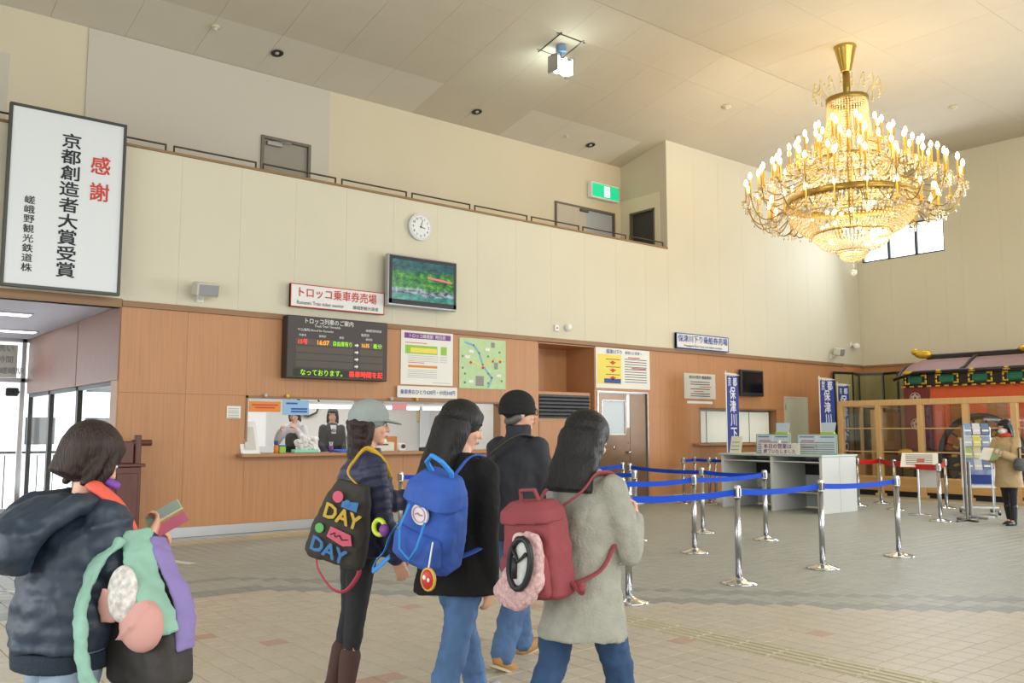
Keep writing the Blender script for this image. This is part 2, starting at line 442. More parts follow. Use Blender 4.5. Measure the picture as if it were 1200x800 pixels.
mb = MB(); frame(mb, D1[0], D1[1], ZR-.4, D1[3], YB-.05, YB+.06, .05); mb.cur = 1; mb.box(D1[0]+.05, D1[1]-.05, YB, YB+.04, ZR-.4, D1[3]-.05); d1 = struct('door_1', mb, [M_dframe, M_ddoor])
mb = MB(); mb.box(D1[0]+.1, D1[0]+.36, YB-.06, YB, D1[3]-.15, D1[3]-.08, .006); mb.tube([(D1[0]+.2, YB-.05, D1[3]-.08), (D1[0]+.5, YB-.1, D1[3]-.07)], .01); mb.build('door_closer', M_steel, d1)
# open door pair at the right end of the recess, lit opening
mb = MB(); frame(mb, D2[0]+.0, D2[1], ZR-.4, D2[3], YB-.04, YB+.1, .045); mb.cur = 1; mb.box(D2[0]+.05, X(13.71), YB-.03, YB, ZR-.4, D2[3]-.04, .003); mb.cur = 2; mb.box(X(13.73), D2[1]-.04, YB+.02, YB+.05, ZR-.4, D2[3]-.05)
d2 = struct('door_2', mb, [M_dframe, mat('pale_door', 'B6AD9C', .6), mat('blue_grey_door', '9FA7AC', .5)])
mb = MB(); mb.box(X(13.5), X(13.75), YB-.08, YB-.03, D2[3]-.12, D2[3]-.06, .005); mb.build('door_closer', M_steeld, d2)
# return wall with dark doorway
mb = MB()
O3 = (X(13.22), X(13.98), 0, Z(6.40))
for a, b, c, d in cells(YW+.015, YB+.12, ZR-.4, 9, [O3]):
    z1a, z1b = min(d, zc(a)+.05), min(d, zc(b)+.05)
    pts = [(a, c), (b, c), (b, z1b), (a, z1a)]
    mb.slab([(XR-.002, p[0], p[1]) for p in pts], (.01, 0, 0))
struct('wall_return', mb, M_creamback)
mb = MB()
for a, b, c, d in cells(YW+.2, YB, ZR-.4, Z(6.73), [O3]): mb.box(XR-.012, XR-.001, a, b, c, d)
struct('wall_return_panel', mb, mat('return_cream', 'DDD3B6', .75))
mb = MB(); mb.box(XR-.02, XR+.1, O3[0], O3[0]+.04, ZR-.4, O3[3]); mb.box(XR-.02, XR+.1, O3[1]-.04, O3[1], ZR-.4, O3[3]); mb.box(XR-.02, XR+.1, O3[0], O3[1], O3[3]-.04, O3[3]); mb.cur = 1; mb.box(XR+.06, XR+.09, O3[0], O3[1], ZR-.4, O3[3])
struct('door_3', mb, [M_dframe, mat('dark_doorway', '3B3733', .5)])
# right wall with clerestory window
O4 = (X(10.5), X(12.75), Z(6.0), Z(6.9)); 
mb = MB()
for a, b, c, d in cells(YN, YW+.2, 0, ZF+.1, [O4]): mb.box(XC+.012, XC+.2, a, b, c, d)
wall_right = struct('wall_right', mb, M_joint)
for a, b, c, d in cells(2, YW, ZT-.02, ZF+.05, [O4], [YW-.9*k for k in range(1, 12)]):
    mb = MB(); mb.box(XC, XC+.014, a+.0008, b-.0008, c, d, .001); mb.build('panel', M_cream, wall_right, org=(0, 0, 0))
mb = MB(); mb.box(XC-.006, XC+.012, 2, YW, .0, ZT-.02); struct('wall_right_lower', mb, M_wood)
mb = MB(); mb.box(XC-.03, XC+.012, 2, YW, ZT-.06, ZT); struct('trim_4', mb, M_woodtrim)
mb = MB(); 
for y in (O4[0], O4[0]+.72, O4[0]+1.44, O4[1]): mb.box(XC+.03, XC+.1, y-.035, y+.035, O4[2], O4[3], .004)
mb.box(XC+.03, XC+.1, O4[0], O4[1], O4[2], O4[2]+.04); mb.box(XC+.03, XC+.1, O4[0], O4[1], O4[3]-.04, O4[3]); w1 = struct('window_1', mb, mat('window_frame_dark', '4A4E58', .4, .3))
for k in range(3):
    mb = MB(); mb.box(XC+.055, XC+.065, O4[0]+.72*k+.03, min(O4[0]+.72*(k+1)-.03, O4[1]-.03), O4[2]+.04, O4[3]-.04); mb.build('pane', M_glass, w1)
# hidden walls that close the hall
mb = MB(); mb.box(XL-.2, XL, YN, 19.5, -.1, ZF+.1); struct('wall_left', mb, M_cream)
mb = MB(); mb.box(XL, XC, YN-.2, YN, -.1, ZF+.1); struct('wall_near', mb, M_cream)
# ceiling: backing and panels
mb = MB(); mb.box(XL, XC+.1, YN, YF, ZF+.03, ZF+.2)
mb.slab([(XL, YF, ZF+.03), (XL, YB+.15, zc(YB+.15)+.03), (XL, YB+.15, zc(YB+.15)+.2), (XL, YF, ZF+.2)], (XC+.1-XL, 0, 0))
ceiling = struct('ceiling', mb, M_joint)
P = 1.06*S; x0 = X(6.98)-6*P
def cpanel(xa, xb, ya, yb, m):
    g = .002; xa += g; xb -= g; ya += g; yb -= g; t = .02; mb = MB(); vs = []
    for (x, y) in ((xa, ya), (xb, ya), (xb, yb), (xa, yb)): vs.append((x, y, zc(y)))
    mb.slab(vs, (0, 0, t)); mb.build('ceiling_panel', m, ceiling, org=(0, 0, 0))
ys = [YF, X(11.02), X(12.05), X(13.17), YB]
for i in range(0, 21):
    xa = x0+i*P; xb = min(xa+P, XC)
    if xa >= XC: break
    for k in range(4):
        if k == 3 and xa > XR-.02: continue
        if k == 2 and xa > XR-.02: pass
        pale = (k == 3 and (xb < X(9.3) or X(11.2) < xa+.3 < X(14.3)))
        cpanel(xa, min(xb, XR) if k == 3 else xb, ys[k], ys[k+1] if not (k == 2 and xa > XR) else YW, M_ceil2 if pale else M_ceil)
    for k in range(5): cpanel(xa, xb, YF-(k+1)*1.9, YF-k*1.9, M_ceil)
mb = MB(); mb.box(x0, XC, YF-.012, YF-.004, ZF-.006, ZF+.02)
struct('trim_5', mb, M_joint)
# corridor to the entrance on the left
mb = MB(); mb.box(XL, XA+.1, YW+.14, 18.4, Z(3.15), Z(3.3)); struct('ceiling_corridor', mb, M_soffit)
WZ = 2.1; ye = 18.0
mb = MB(); mb.box(XA, XA+.12, YW+.02, ye, WZ, Z(3.15)); mb.box(XA, XA+.12, YW+.17, YW+.3, 0, WZ); mb.box(XA, XA+.12, 12.7, ye, 0, .25); wc = struct('wall_corridor', mb, M_joint_w)
mb = MB(); mb.box(XA-.015, XA-.001, YW-.0, YW+.3, 0.0, WZ-.003, .002); mb.build('panel', M_wood, wc)
for a, b in ((YW+.01, 14.55), (14.58, ye)):
    mb = MB(); mb.box(XA-.015, XA, a+.004, b-.004, WZ, Z(3.14), .003); mb.build('panel', M_woodred, wc)
mb = MB(); mb.box(XA-.02, XA, YW+.0, YW+.0, 0, 0); 
for n_, (a, b) in enumerate(((12.68, 14.6), (14.6, 16.4), (16.4, ye))):
    mb = MB(); z0, z1 = .25, WZ
    mb.box(XA+.02, XA+.09, a, a+.06, z0, z1); mb.box(XA+.02, XA+.09, b-.06, b, z0, z1); mb.box(XA+.02, XA+.09, a, b, z1-.06, z1); mb.box(XA+.02, XA+.09, a, b, z0, z0+.06)
    wo = struct('window_%d' % (n_+2), mb, M_darkmetal); mb = MB(); mb.box(XA+.05, XA+.06, a+.05, b-.05, z0+.05, z1-.05); mb.build('pane', M_glass, wo)
# entrance glass doors at the end of the corridor
yd = 18.0; mb = MB()
for x in (-4, -2.2, -.4, 1.4, 2.45, XA-.12): mb.box(x, x+.08, yd, yd+.1, 0, Z(3.15), .005)
for z in (0, 2.3, Z(3.08)): mb.box(-4, XA, yd, yd+.1, z, z+.08, .005)
gd = struct('door_4', mb, M_steel)
for a, b in ((-3.9, -2.22), (-2.1, -.42), (-.3, 1.38), (1.5, 2.43), (2.55, XA-.12)):
    mb = MB(); mb.box(a, b, yd+.045, yd+.055, .08, 2.3); mb.box(a, b, yd+.045, yd+.055, 2.38, Z(3.08)); mb.build('pane', M_glass, gd)
mb = MB(); mb.box(XA-.36, XA-.16, yd-.12, yd-.02, 2.05, 2.2, .02); mb.sph((XA-.2, yd-.13, 2.12), .05); mb.build('door_sensor', M_black, gd)
mb = MB(); mb.box(2.3, XA-.2, yd-.06, yd-.03, 2.38, Z(3.02), .005)
sg = tag(mb.build('entrance_sign', M_paperg), 'pale notice board above the entrance door at left', 'sign')
mb = MB()
for k in range(3): mb.text(['お手洗い', '開門時間', 'トロッコ嵯峨駅'][k], .13, (2.9, yd-.065, 2.9-k*.2), bold=.01)
mb.build('lettering', M_grey, sg)
t = thing('soffit_light', 'rectangular ceiling light flush in the corridor ceiling, nearer one', 'ceiling light', (2.35, 14.2, Z(3.15)), group=None)
mb = MB(); mb.box(-.35, .35, -.16, .16, -.02, 0, .004); mb.build('frame', M_steel, t); mb = MB(); mb.box(-.32, .32, -.13, .13, -.024, -.018); mb.build('diffuser', mat('lamp_diffuser', 'FFFFFF', .4, emit=4), t)
dup(t, (2.9, 16.6, Z(3.15)), 0, 'rectangular ceiling light deep in the corridor near the entrance door')
# outside
mb = MB(); mb.box(-14, 40, 18.1, 70, -.4, -.22); mb.box(3.55, 40, YW+2.95, 18.1, -.4, -.22); struct('ground_outside', mb, mat('paving_outside', 'C9C9C6', .8, var=.05, vscale=1))
t = thing('steel_railing', 'grey steel barrier railing outside the entrance windows', 'railing', (3.5, 19.4, -.22))
for k in range(30):
    mb = MB(); mb.cyl((-3.5+k*.28, 0, 0), .012, 1.2, 8); mb.build('baluster', M_darkmetal, t)
mb = MB(); mb.tube([(-3.6, 0, 1.25), (4.8, 0, 1.25)], .025); mb.tube([(-3.6, 0, .15), (4.8, 0, .15)], .018); mb.build('rail', M_darkmetal, t)
for n_, (x, y, w_, d_, h_, c_) in enumerate(((-6, 48, 14, 8, 7, 'D5D2CC'), (12, 52, 12, 8, 9, 'C8CBCE'), (27, 45, 10, 8, 6, 'D8D0C2'))):
    t = thing('building', ['pale low building across the street, left', 'grey building across the street, middle', 'beige building across the street, right'][n_], 'building', (x, y, -.22))
    mb = MB(); mb.box(-w_/2, w_/2, 0, d_, 0, h_); mb.build('wall', mat('far_wall_%d' % n_, c_, .8), t)
    mb = MB(); mb.box(-w_/2-.3, w_/2+.3, -.4, d_+.3, h_, h_+.3); mb.build('roof', M_grey, t)
    for q in range(4):
        for r_ in range(2):
            mb = MB(); mb.box(-w_/2+1+q*w_/4.2, -w_/2+2.4+q*w_/4.2, -.05, 0, 1+r_*2.8, 2.4+r_*2.8); mb.build('window', M_darkmetal, t)
# ============================================================ RAILINGS, SIGNS, SCREENS ON THE FRONT WALL
M_rail = mat('bronze_rail', '4E4438', .45, .6)
RL = {-1: 'guard rail on the rim just right of the tall white sign', 0: 'guard rail on the rim just left of the upper grey door',
 1: 'guard rail on the rim in front of the upper grey door', 2: 'guard rail on the rim between the upper grey door and the clock', 3: 'guard rail on the rim directly above the round clock',
 4: 'guard rail on the rim right of the clock, before bare recess wall', 5: 'guard rail on the rim below the folded pale upper door', 6: 'guard rail on the rim below the green exit light', 7: 'last guard rail at the right end of the rim by dark doorway'}
for k in range(-4, 8):
    x = X(4.19)+1.313*k
    if x < -2.0: continue
    L_ = 1.215 if k < 7 else XR-x-.05
    t = thing('guard_rail', RL.get(k, 'guard rail on the rim ' + {-2: 'hidden behind the tall white sign', -3: 'ending at the left edge of the tall white sign', -4: 'beyond the left frame edge, farthest left'}.get(k, 'at far left')), 'railing', (x, YW+.08, ZR+.035), group='low bronze guard rails on the rim')
    mb = MB(); z = .11; mb.tube([(0, 0, z), (L_, 0, z)], .014, 6); mb.build('top_bar', M_rail, t)
    for xx in (0.008, L_-.008):
        mb = MB(); mb.tube([(xx, 0, 0), (xx, 0, z)], .014, 6); mb.build('leg', M_rail, t)

# tall white notice board, hung forward of the wall
bx0, bx1, bz0, bz1 = X(2.02), X(3.44), Z(3.24), Z(5.60)
yb_ = YW-.26
t = thing('award_board', 'tall white framed board with red and black vertical characters', 'sign', (bx0, yb_, bz0), world=True)
mb = MB(); mb.box(bx0+.03, bx1-.03, yb_, yb_+.05, bz0+.03, bz1-.03); mb.build('board', mat('sign_white', 'D4D8DA', .35), t)
mb = MB(); frame(mb, bx0, bx1, bz0, bz1, yb_-.02, yb_+.06, .035); mb.box(bx0+.03, bx1-.03, yb_-.02, yb_+.06, bz0, bz0+.035); mb.build('frame', mat('frame_dark', '34382F', .4), t)
mb = MB(); mb.box(bx0+.1, bx0+.16, yb_+.05, YW, bz0+.2, bz1-.3); mb.box(bx1-.16, bx1-.1, yb_+.05, YW, bz0+.2, bz1-.3); mb.build('bracket', M_darkmetal, t)
W_ = bx1-bx0; H_ = bz1-bz0
mb = MB()
for k, c in enumerate('感謝'): mb.text(c, .25, (bx0+W_*.78, yb_-.004, bz0+H_*(.735-k*.155)), bold=.02)
mb.build('red_lettering', M_red, t)
mb = MB()
for k, c in enumerate('京都創造者大賞受賞'): mb.text(c, .2, (bx0+W_*.52, yb_-.004, bz0+H_*(.845-k*.091)), bold=.02, sx=1.2)
for k, c in enumerate('嵯峨野観光鉄道株'): mb.text(c, .11, (bx0+W_*.2, yb_-.004, bz0+H_*(.48-k*.053)), bold=.012, sx=1.15)
mb.build('black_lettering', M_ink, t)

# clock
t = thing('wall_clock', 'round white wall clock with a silver rim above the screen', 'clock', (X(8.38), YW, Z(4.94)), world=True)
c = Vector((X(8.38), YW-.06, Z(4.94)))
mb = MB(); mb.cyl(c+Vector((0, .005, 0)), .225, .055, 40, axis='y'); mb.build('case', mat('clock_silver', 'C9CCCC', .3, .4), t, True, autos=True)
mb = MB(); mb.cyl(c+Vector((0, 0, 0)), .19, .006, 40, axis='y'); f_ = mb.build('face', mat('clock_face', 'DDE0E0', .5), t)
mb = MB()
for k in range(12):
    a = k*PI/6; mb.text(str(12 if k == 0 else k), .055, c+Vector((math.sin(a)*.15, -.003, math.cos(a)*.15)), bold=.005)
mb.build('numerals', M_ink, f_)
for nm, a, l, w_ in (('hour_hand', R(103), .085, .014), ('minute_hand', R(18), .13, .009)):
    mb = MB(); d = Vector((math.sin(a), 0, math.cos(a))); p = Vector((d.z, 0, -d.x)); o_ = c+Vector((0, -.006, 0))
    mb.slab([o_-d*.02-p*w_/2, o_+d*l-p*w_/3, o_+d*l+p*w_/3, o_-d*.02+p*w_/2], (0, -.003, 0)); mb.build(nm, M_ink, t)

# television with the valley film
def screenmat():
    m = bpy.data.materials.new('valley_film'); m.use_nodes = True; N = m.node_tree.nodes; L = m.node_tree.links
    p = N['Principled BSDF']; p.inputs['Base Color'].default_value = (.01, .01, .01, 1); p.inputs['Roughness'].default_value = .2
    tc = N.new('ShaderNodeTexCoord'); sp = N.new('ShaderNodeSeparateXYZ'); L.new(tc.outputs['Generated'], sp.inputs[0])
    n1 = N.new('ShaderNodeTexNoise'); n1.inputs['Scale'].default_value = 9; n1.inputs['Detail'].default_value = 8; n1.inputs['Roughness'].default_value = .7; L.new(tc.outputs['Generated'], n1.inputs['Vector'])
    n2 = N.new('ShaderNodeTexNoise'); n2.inputs['Scale'].default_value = 3; n2.inputs['Detail'].default_value = 3; L.new(tc.outputs['Generated'], n2.inputs['Vector'])
    r1 = N.new('ShaderNodeValToRGB'); e = r1.color_ramp.elements
    e[0].position = .38; e[0].color = (*lin('0E3A22'), 1); e[1].position = .7; e[1].color = (*lin('8CC848'), 1); x = e.new(.52); x.color = (*lin('2F8A34'), 1)
    L.new(n1.outputs['Fac'], r1.inputs[0])
    r2 = N.new('ShaderNodeValToRGB'); e = r2.color_ramp.elements
    e[0].position = .42; e[0].color = (*lin('26303C'), 1); e[1].position = .6; e[1].color = (*lin('B6C4D2'), 1); L.new(n1.outputs['Fac'], r2.inputs[0])
    r3 = N.new('ShaderNodeValToRGB'); e = r3.color_ramp.elements
    e[0].position = .4; e[0].color = (*lin('1E6A5E'), 1); e[1].position = .65; e[1].color = (*lin('4FB0A0'), 1); L.new(n1.outputs['Fac'], r3.inputs[0])
    r4 = N.new('ShaderNodeValToRGB'); e = r4.color_ramp.elements
    e[0].position = .35; e[0].color = (*lin('0C3040'), 1); e[1].position = .7; e[1].color = (*lin('2C7A78'), 1); L.new(n1.outputs['Fac'], r4.inputs[0])
    def mask(lo, hi, k=.25):
        a = N.new('ShaderNodeMath'); a.operation = 'MULTIPLY_ADD'; L.new(n2.outputs['Fac'], a.inputs[0]); a.inputs[1].default_value = k; L.new(sp.outputs['Z'], a.inputs[2])
        mr = N.new('ShaderNodeMapRange'); mr.inputs['From Min'].default_value = lo; mr.inputs['From Max'].default_value = hi; L.new(a.outputs[0], mr.inputs['Value']); return mr
    def mix(f, a, b):
        mx = N.new('ShaderNodeMix'); mx.data_type = 'RGBA'; L.new(f.outputs[0], mx.inputs['Factor']); L.new(a, mx.inputs['A']); L.new(b, mx.inputs['B']); return mx.outputs['Result']
    c1 = mix(mask(.28, .31), r3.outputs[0], r2.outputs[0]); c2 = mix(mask(.46, .52, .4), c1, r1.outputs[0]); c3 = mix(mask(.86, 1.0, .4), c2, r4.outputs[0])
    L.new(c3, p.inputs['Emission Color']); p.inputs['Emission Strength'].default_value = 1.0
    return m
def tv(name, label, x0, x1, z0, z1, y, d, bez, scr, casem):
    t = thing(name, label, 'television', ((x0+x1)/2, y, z0), world=True)
    mb = MB(); mb.box(x0, x1, y, y+d, z0, z1, .012); mb.build('case', casem, t)
    mb = MB(); frame(mb, x0+.02, x1-.02, z0+.035, z1-.02, y-.004, y+.01, bez); mb.box(x0+.02, x1-.02, y-.004, y+.01, z0+.035, z0+.035+bez*1.4); mb.build('bezel', M_black, t)
    mb = MB(); mb.box(x0+.02+bez, x1-.02-bez, y-.002, y+.004, z0+.035+bez*1.4, z1-.02-bez); s_ = mb.build('screen', scr, t)
    mb = MB(); mb.box((x0+x1)/2-.15, (x0+x1)/2+.15, y+d, YW, (z0+z1)/2-.15, (z0+z1)/2+.15); mb.build('wall_mount', M_darkmetal, t)
    return t, s_
ty = YW-.22
t, s_ = tv('television', 'silver flat screen television showing a green river valley film', 7.36, 8.71, Z(3.50), Z(4.37), ty, .1, .055, screenmat(), mat('tv_silver', 'A9ABAF', .35, .5))
mb = MB(); z = Z(4.02); mb.slab([(8.12, ty-.004, z+.03), (8.6, ty-.004, z-.02), (8.6, ty-.004, z-.045), (8.12, ty-.004, z+.0)], (0, -.001, 0)); mb.build('train_on_screen', mat('film_pink', 'D04A6A', .5, emit=.8), t)
tv('television', 'small black switched-off television on the wood wall behind a banner', X(17.15), X(18.02), Z(2.25), Z(2.86), YW-.14, .07, .03, mat('screen_off', '0E0F12', .15), M_black)

def wallboard(name, label, cat, x0, x1, z0, z1, m, y=None, d=.012, fm=None, fw=.02):
    y = YW-.002-d if y is None else y
    t = thing(name, label, cat, ((x0+x1)/2, y, z0), world=True)
    mb = MB(); mb.box(x0, x1, y, y+d, z0, z1, .002); mb.build('board', m, t)
    if fm: mb = MB(); frame(mb, x0, x1, z0, z1, y-.004, y+d, fw); mb.box(x0, x1, y-.004, y+d, z0, z0+fw); mb.build('frame', fm, t)
    return t, y-.003
def bars(name, parent, m, rows, y, h=.012):   # fine print too small to read: flat printed lines
    mb = MB()
    for x0, x1, z in rows: mb.box(x0, x1, y, y+.001, z-h/2, z+h/2)
    return mb.build(name, m, parent)
M_signw = mat('sign_face_white', 'DCDCD8', .4)
t, y = wallboard('ticket_counter_sign', 'white sign with red border and red lettering above the timetable', 'sign', X(5.98), X(7.65), Z(3.345), Z(3.71), M_signw, YW-.1, .05, M_red, .014)
cx = X(6.81); mb = MB(); mb.text('トロッコ乗車券売場', .165, (cx, y-.003, Z(3.585)), bold=.012, sx=.93); mb.build('red_lettering', M_red, t)
mb = MB(); mb.text('Romantic Train ticket counter', .075, (X(6.09), y-.003, Z(3.42)), align='L', sx=.85); mb.text('嵯峨野観光鉄道', .065, (X(7.3), y-.003, Z(3.42))); mb.build('small_lettering', M_ink, t)

# LED timetable
x0, x1, z0, z1 = X(5.9), X(7.66), Z(2.24), Z(3.2); y0 = YW-.2
t = thing('timetable_board', 'brown LED timetable board with orange, green and red text', 'timetable', ((x0+x1)/2, y0, z0), world=True)
mb = MB(); mb.box(x0, x1, y0, YW-.006, z0, z1, .01); mb.build('case', mat('board_brown', '38302C', .45), t)
W_, H_ = x1-x0, z1-z0; y = y0-.002
px_ = lambda u: x0+W_*u
pz_ = lambda v: z1-H_*v
M_led = mat('led_strip', '544E46', .6)
mb = MB()
for k in range(5):
    v = .365+k*.118
    if k < 4: mb.box(px_(.08), px_(.64), y, y+.003, pz_(v+.1), pz_(v)); mb.box(px_(.71), px_(.95), y, y+.003, pz_(v+.1), pz_(v))
mb.build('led_rows', M_led, t)
mb = MB(); mb.box(px_(.06), px_(.96), y, y+.003, pz_(.965), pz_(.85)); mb.build('message_row', mat('led_dark', '2A2824', .6), t)
mb = MB(); mb.text('トロッコ列車のご案内', .088, (px_(.4), y-.003, pz_(.075)), bold=.008, sx=.95); mb.text('Truck Train Timetable', .05, (px_(.38), y-.003, pz_(.15)), sx=.95)
mb.text('今立(亀岡) Bound for Kameoka', .045, (px_(.09), y-.003, pz_(.225)), align='L'); mb.text('嵯峨駅発時刻表', .045, (px_(.85), y-.003, pz_(.16)), sx=.9); mb.text('亀岡方', .05, (px_(.76), y-.003, pz_(.24)))
for u, s_ in ((.14, '列車名'), (.33, '発時刻'), (.52, '座席'), (.8, '着時刻')): mb.text(s_, .04, (px_(u), y-.003, pz_(.31)))
for k in range(4):
    zz = pz_(.42+k*.118); xx = px_(.655); mb.slab([(xx, y-.003, zz-.012), (xx+.035, y-.003, zz-.012), (xx+.035, y-.003, zz-.03), (xx+.07, y-.003, zz), (xx+.035, y-.003, zz+.03), (xx+.035, y-.003, zz+.012), (xx, y-.003, zz+.012)], (0, .001, 0))
mb.build('white_lettering', M_white, t)
mb = MB(); mb.text('15号', .085, (px_(.145), y-.003, pz_(.415)), bold=.01); mb.text('乗車時間を記', .1, (px_(.775), y-.003, pz_(.905)), bold=.015, sx=1.0); mb.build('red_led_text', mat('led_red', 'FF3A2A', .5, emit=.9), t)
mb = MB(); mb.text('16:07', .095, (px_(.34), y-.003, pz_(.415)), bold=.015); mb.text('16:35', .08, (px_(.765), y-.003, pz_(.415)), bold=.015, sx=.8); mb.build('amber_led_text', mat('led_amber', 'FFA030', .5, emit=.9), t)
mb = MB(); mb.text('自由席有り', .08, (px_(.53), y-.003, pz_(.415)), bold=.012, sx=.85); mb.text('着分', .08, (px_(.89), y-.003, pz_(.415)), bold=.01); mb.text('なっております。', .1, (px_(.33), y-.003, pz_(.905)), bold=.012, sx=.95); mb.build('green_led_text', mat('led_green', '90D020', .5, emit=.8), t)

# fare poster, strip, map
x0, x1, z0, z1 = X(8.04), X(9.11), Z(2.22), Z(3.14)
t, y = wallboard('fare_poster', 'white fare table poster with purple heading, right of the timetable', 'poster', x0, x1, z0, z1, M_paper)
mb = MB(); mb.box(x0+.06, x1-.05, y, y+.001, z1-.13, z1-.04); mb.build('heading', M_purple, t)
mb = MB(); mb.text('トロッコ嵯峨駅  時刻表', .07, ((x0+x1)/2, y-.002, z1-.085), bold=.005); mb.build('heading_lettering', M_white, t)
mb = MB(); mb.box(x0+.08, x1-.32, y, y+.001, z1-.38, z1-.24); mb.box(x1-.25, x1-.13, y, y+.001, z1-.38, z1-.24); mb.build('green_rows', M_green, t)
mb = MB(); mb.box(x0+.18, x1-.33, y-.001, y+.001, z1-.36, z1-.28); mb.build('yellow_rows', M_yellow, t)
mb = MB(); mb.box(x0+.14, x1-.32, y, y+.001, z0+.28, z0+.32); mb.build('orange_row', M_orange, t)
bars('table_lines', t, M_grey, [(x0+.13, x1-.3, z1-.41-.03*k) for k in range(4)]+[(x1-.27, x1-.12, z1-.41-.03*k) for k in range(4)]+[(x0+.13, x1-.33, z0+.24-.03*k) for k in range(5)]+[(x0+.62, x1-.05, z0+.04)], y, .005)
bars('small_red_line', t, M_red, [(x0+.08, x0+.5, z1-.2), (x0+.14, x0+.45, z0+.36)], y, .01)
x0, x1, z0, z1 = X(7.96), X(9.18), Z(1.995), Z(2.19)
t, y = wallboard('fare_strip', 'long white fare strip sign under the fare poster', 'sign', x0, x1, z0, z1, M_paper, YW-.05, .03)
mb = MB(); mb.text('乗車券おひとり620円・小児310円', .085, ((x0+x1)/2, y-.002, (z0+z1)/2), bold=.006, sx=.85); mb.build('lettering', M_blue, t)
x0, x1, z0, z1 = X(9.25), X(10.3), Z(2.19), Z(3.09)
t, y = wallboard('route_map', 'pale green route map with a blue river line', 'map', x0, x1, z0, z1, M_lgreen)
def ribbon(mb, pts, w_, y):
    for a, b in zip(pts, pts[1:]):
        a = Vector((a[0], y, a[1])); b = Vector((b[0], y, b[1])); d = (b-a).normalized(); n = Vector((d.z, 0, -d.x))*w_/2
        mb.slab([a-n-d*w_*.3, b-n+d*w_*.3, b+n+d*w_*.3, a+n-d*w_*.3], (0, .001, 0))
mb = MB(); ribbon(mb, [(x0+.12, z1-.08), (x0+.3, z1-.12), (x0+.42, z1-.25), (x0+.5, z1-.45), (x0+.62, z1-.6), (x0+.7, z0+.2), (x0+.62, z0+.03)], .035, y); mb.build('river', mat('river_blue', '7FA8C8', .6), t)
mb = MB(); ribbon(mb, [(x0+.25, z1-.4), (x0+.5, z1-.48), (x0+.75, z1-.33), (x0+.95, z1-.36)], .02, y-.001); mb.build('railway_line', M_yellow, t)
mb = MB(); [mb.cyl((x0+a, y-.003, z1-b), .025, .003, 10, axis='y') for a, b in ((.24, .42), (.5, .5), (.72, .38), (.88, .38))]; mb.build('map_pins', M_red, t)
mb = MB(); [mb.box(x0+a, x0+a+.1, y-.001, y+.001, z1-b-.05, z1-b) for a, b in ((.2, .2), (.12, .3), (.55, .15), (.2, .72), (.8, .6))]; mb.build('map_labels', M_paper, t)
mb = MB(); mb.box(x0+.35, x0+.52, y-.001, y+.001, z0+.05, z0+.22); mb.box(x0+.68, x0+.76, y-.001, y+.001, z1-.14, z1-.05); mb.box(x0+.75, x0+.83, y-.001, y+.001, z0+.35, z0+.47); mb.build('map_pictures', M_grey, t)
mb = MB(); [mb.box(x0+a, x0+a+.035, y-.001, y+.001, z1-b-.035, z1-b) for a, b in ((.05, .3), (.05, .5), (.1, .6), (.6, .28), (.85, .2), (.9, .7), (.1, .75), (.6, .75))]; mb.build('map_symbols', mat('map_dark_green', '4E8A58', .6), t)
x0, x1, z0, z1 = X(12.61), X(14.2), Z(2.30), Z(3.12)
t, y = wallboard('boarding_guide', 'white notice with a yellow panel above the brown double door', 'poster', x0, x1, z0, z1, M_paper)
mb = MB(); mb.box(x0+.04, x0+.7, y, y+.001, z0+.08, z1-.13); mb.build('yellow_panel', M_yellow, t)
mb = MB(); mb.text('保津川下り', .09, (x0+.5, y-.002, z1-.07), bold=.008); mb.text('乗船のお客様へ', .07, (x0+1.05, y-.002, z1-.07)); mb.box(x0+.22, x0+.68, y-.002, y, z0+.1, z0+.19); mb.build('blue_print', M_blue, t)
mb = MB()
for k in range(3):
    zz = z1-.27-.15*k; mb.slab([(x0+.36, y-.002, zz), (x0+.56, y-.002, zz), (x0+.46, y-.002, zz-.06)], (0, .001, 0)); mb.box(x0+.43, x0+.49, y-.003, y, zz, zz+.02)
mb.build('red_arrows', M_red, t)
bars('small_print', t, M_ink, [(x0+.27, x0+.66, z1-.22-.15*k) for k in range(3)]+[(x0+.8, x1-.1, z1-.2-.05*k) for k in range(10)], y-.001, .012)
bars('red_print', t, M_red, [(x0+.9, x1-.3, z1-.165), (x0+1.0, x1-.12, z1-.375)], y-.002, .02)
x0, x1, z0, z1 = X(14.99), X(16.8), Z(3.235), Z(3.575)
t, y = wallboard('boat_ticket_sign', 'white sign with blue border and blue lettering on the cream wall', 'sign', x0, x1, z0, z1, M_signw, YW-.08, .05, M_blue, .02)
mb = MB(); mb.text('保津川下り乗船券売場', .165, ((x0+x1)/2, y-.003, Z(3.46)), bold=.012, sx=1.0); mb.build('blue_lettering', M_blue, t)
mb = MB(); mb.text('Hozugawa River boat ride ticket counter', .07, ((x0+x1)/2, y-.003, Z(3.30)), sx=1.1); mb.build('small_lettering', M_ink, t)
x0, x1, z0, z1 = X(15.3), X(16.38), Z(2.15), Z(2.71)
t, y = wallboard('boat_notice', 'small pale grey notice below the blue bordered sign', 'poster', x0, x1, z0, z1, M_paperg)
mb = MB(); mb.text('本日の受付 乗船案内', .08, ((x0+x1)/2, y-.002, z1-.08), bold=.006); mb.build('lettering', M_ink, t)
bars('small_print', t, M_ink, [(x0+.2, x1-.2, z1-.18-.05*k) for k in range(7) if k not in (2, 4)], y, .015); bars('red_print', t, M_red, [(x0+.5, x1-.15, z1-.28), (x0+.3, x1-.4, z1-.38)], y, .015)
mb = MB(); mb.box(x0+.1, x1-.1, YW-.004, YW-.001, z0-.1, z0-.05); tag(mb.build('tape_label', M_paper), 'thin white label strip under the pale notice', 'label')
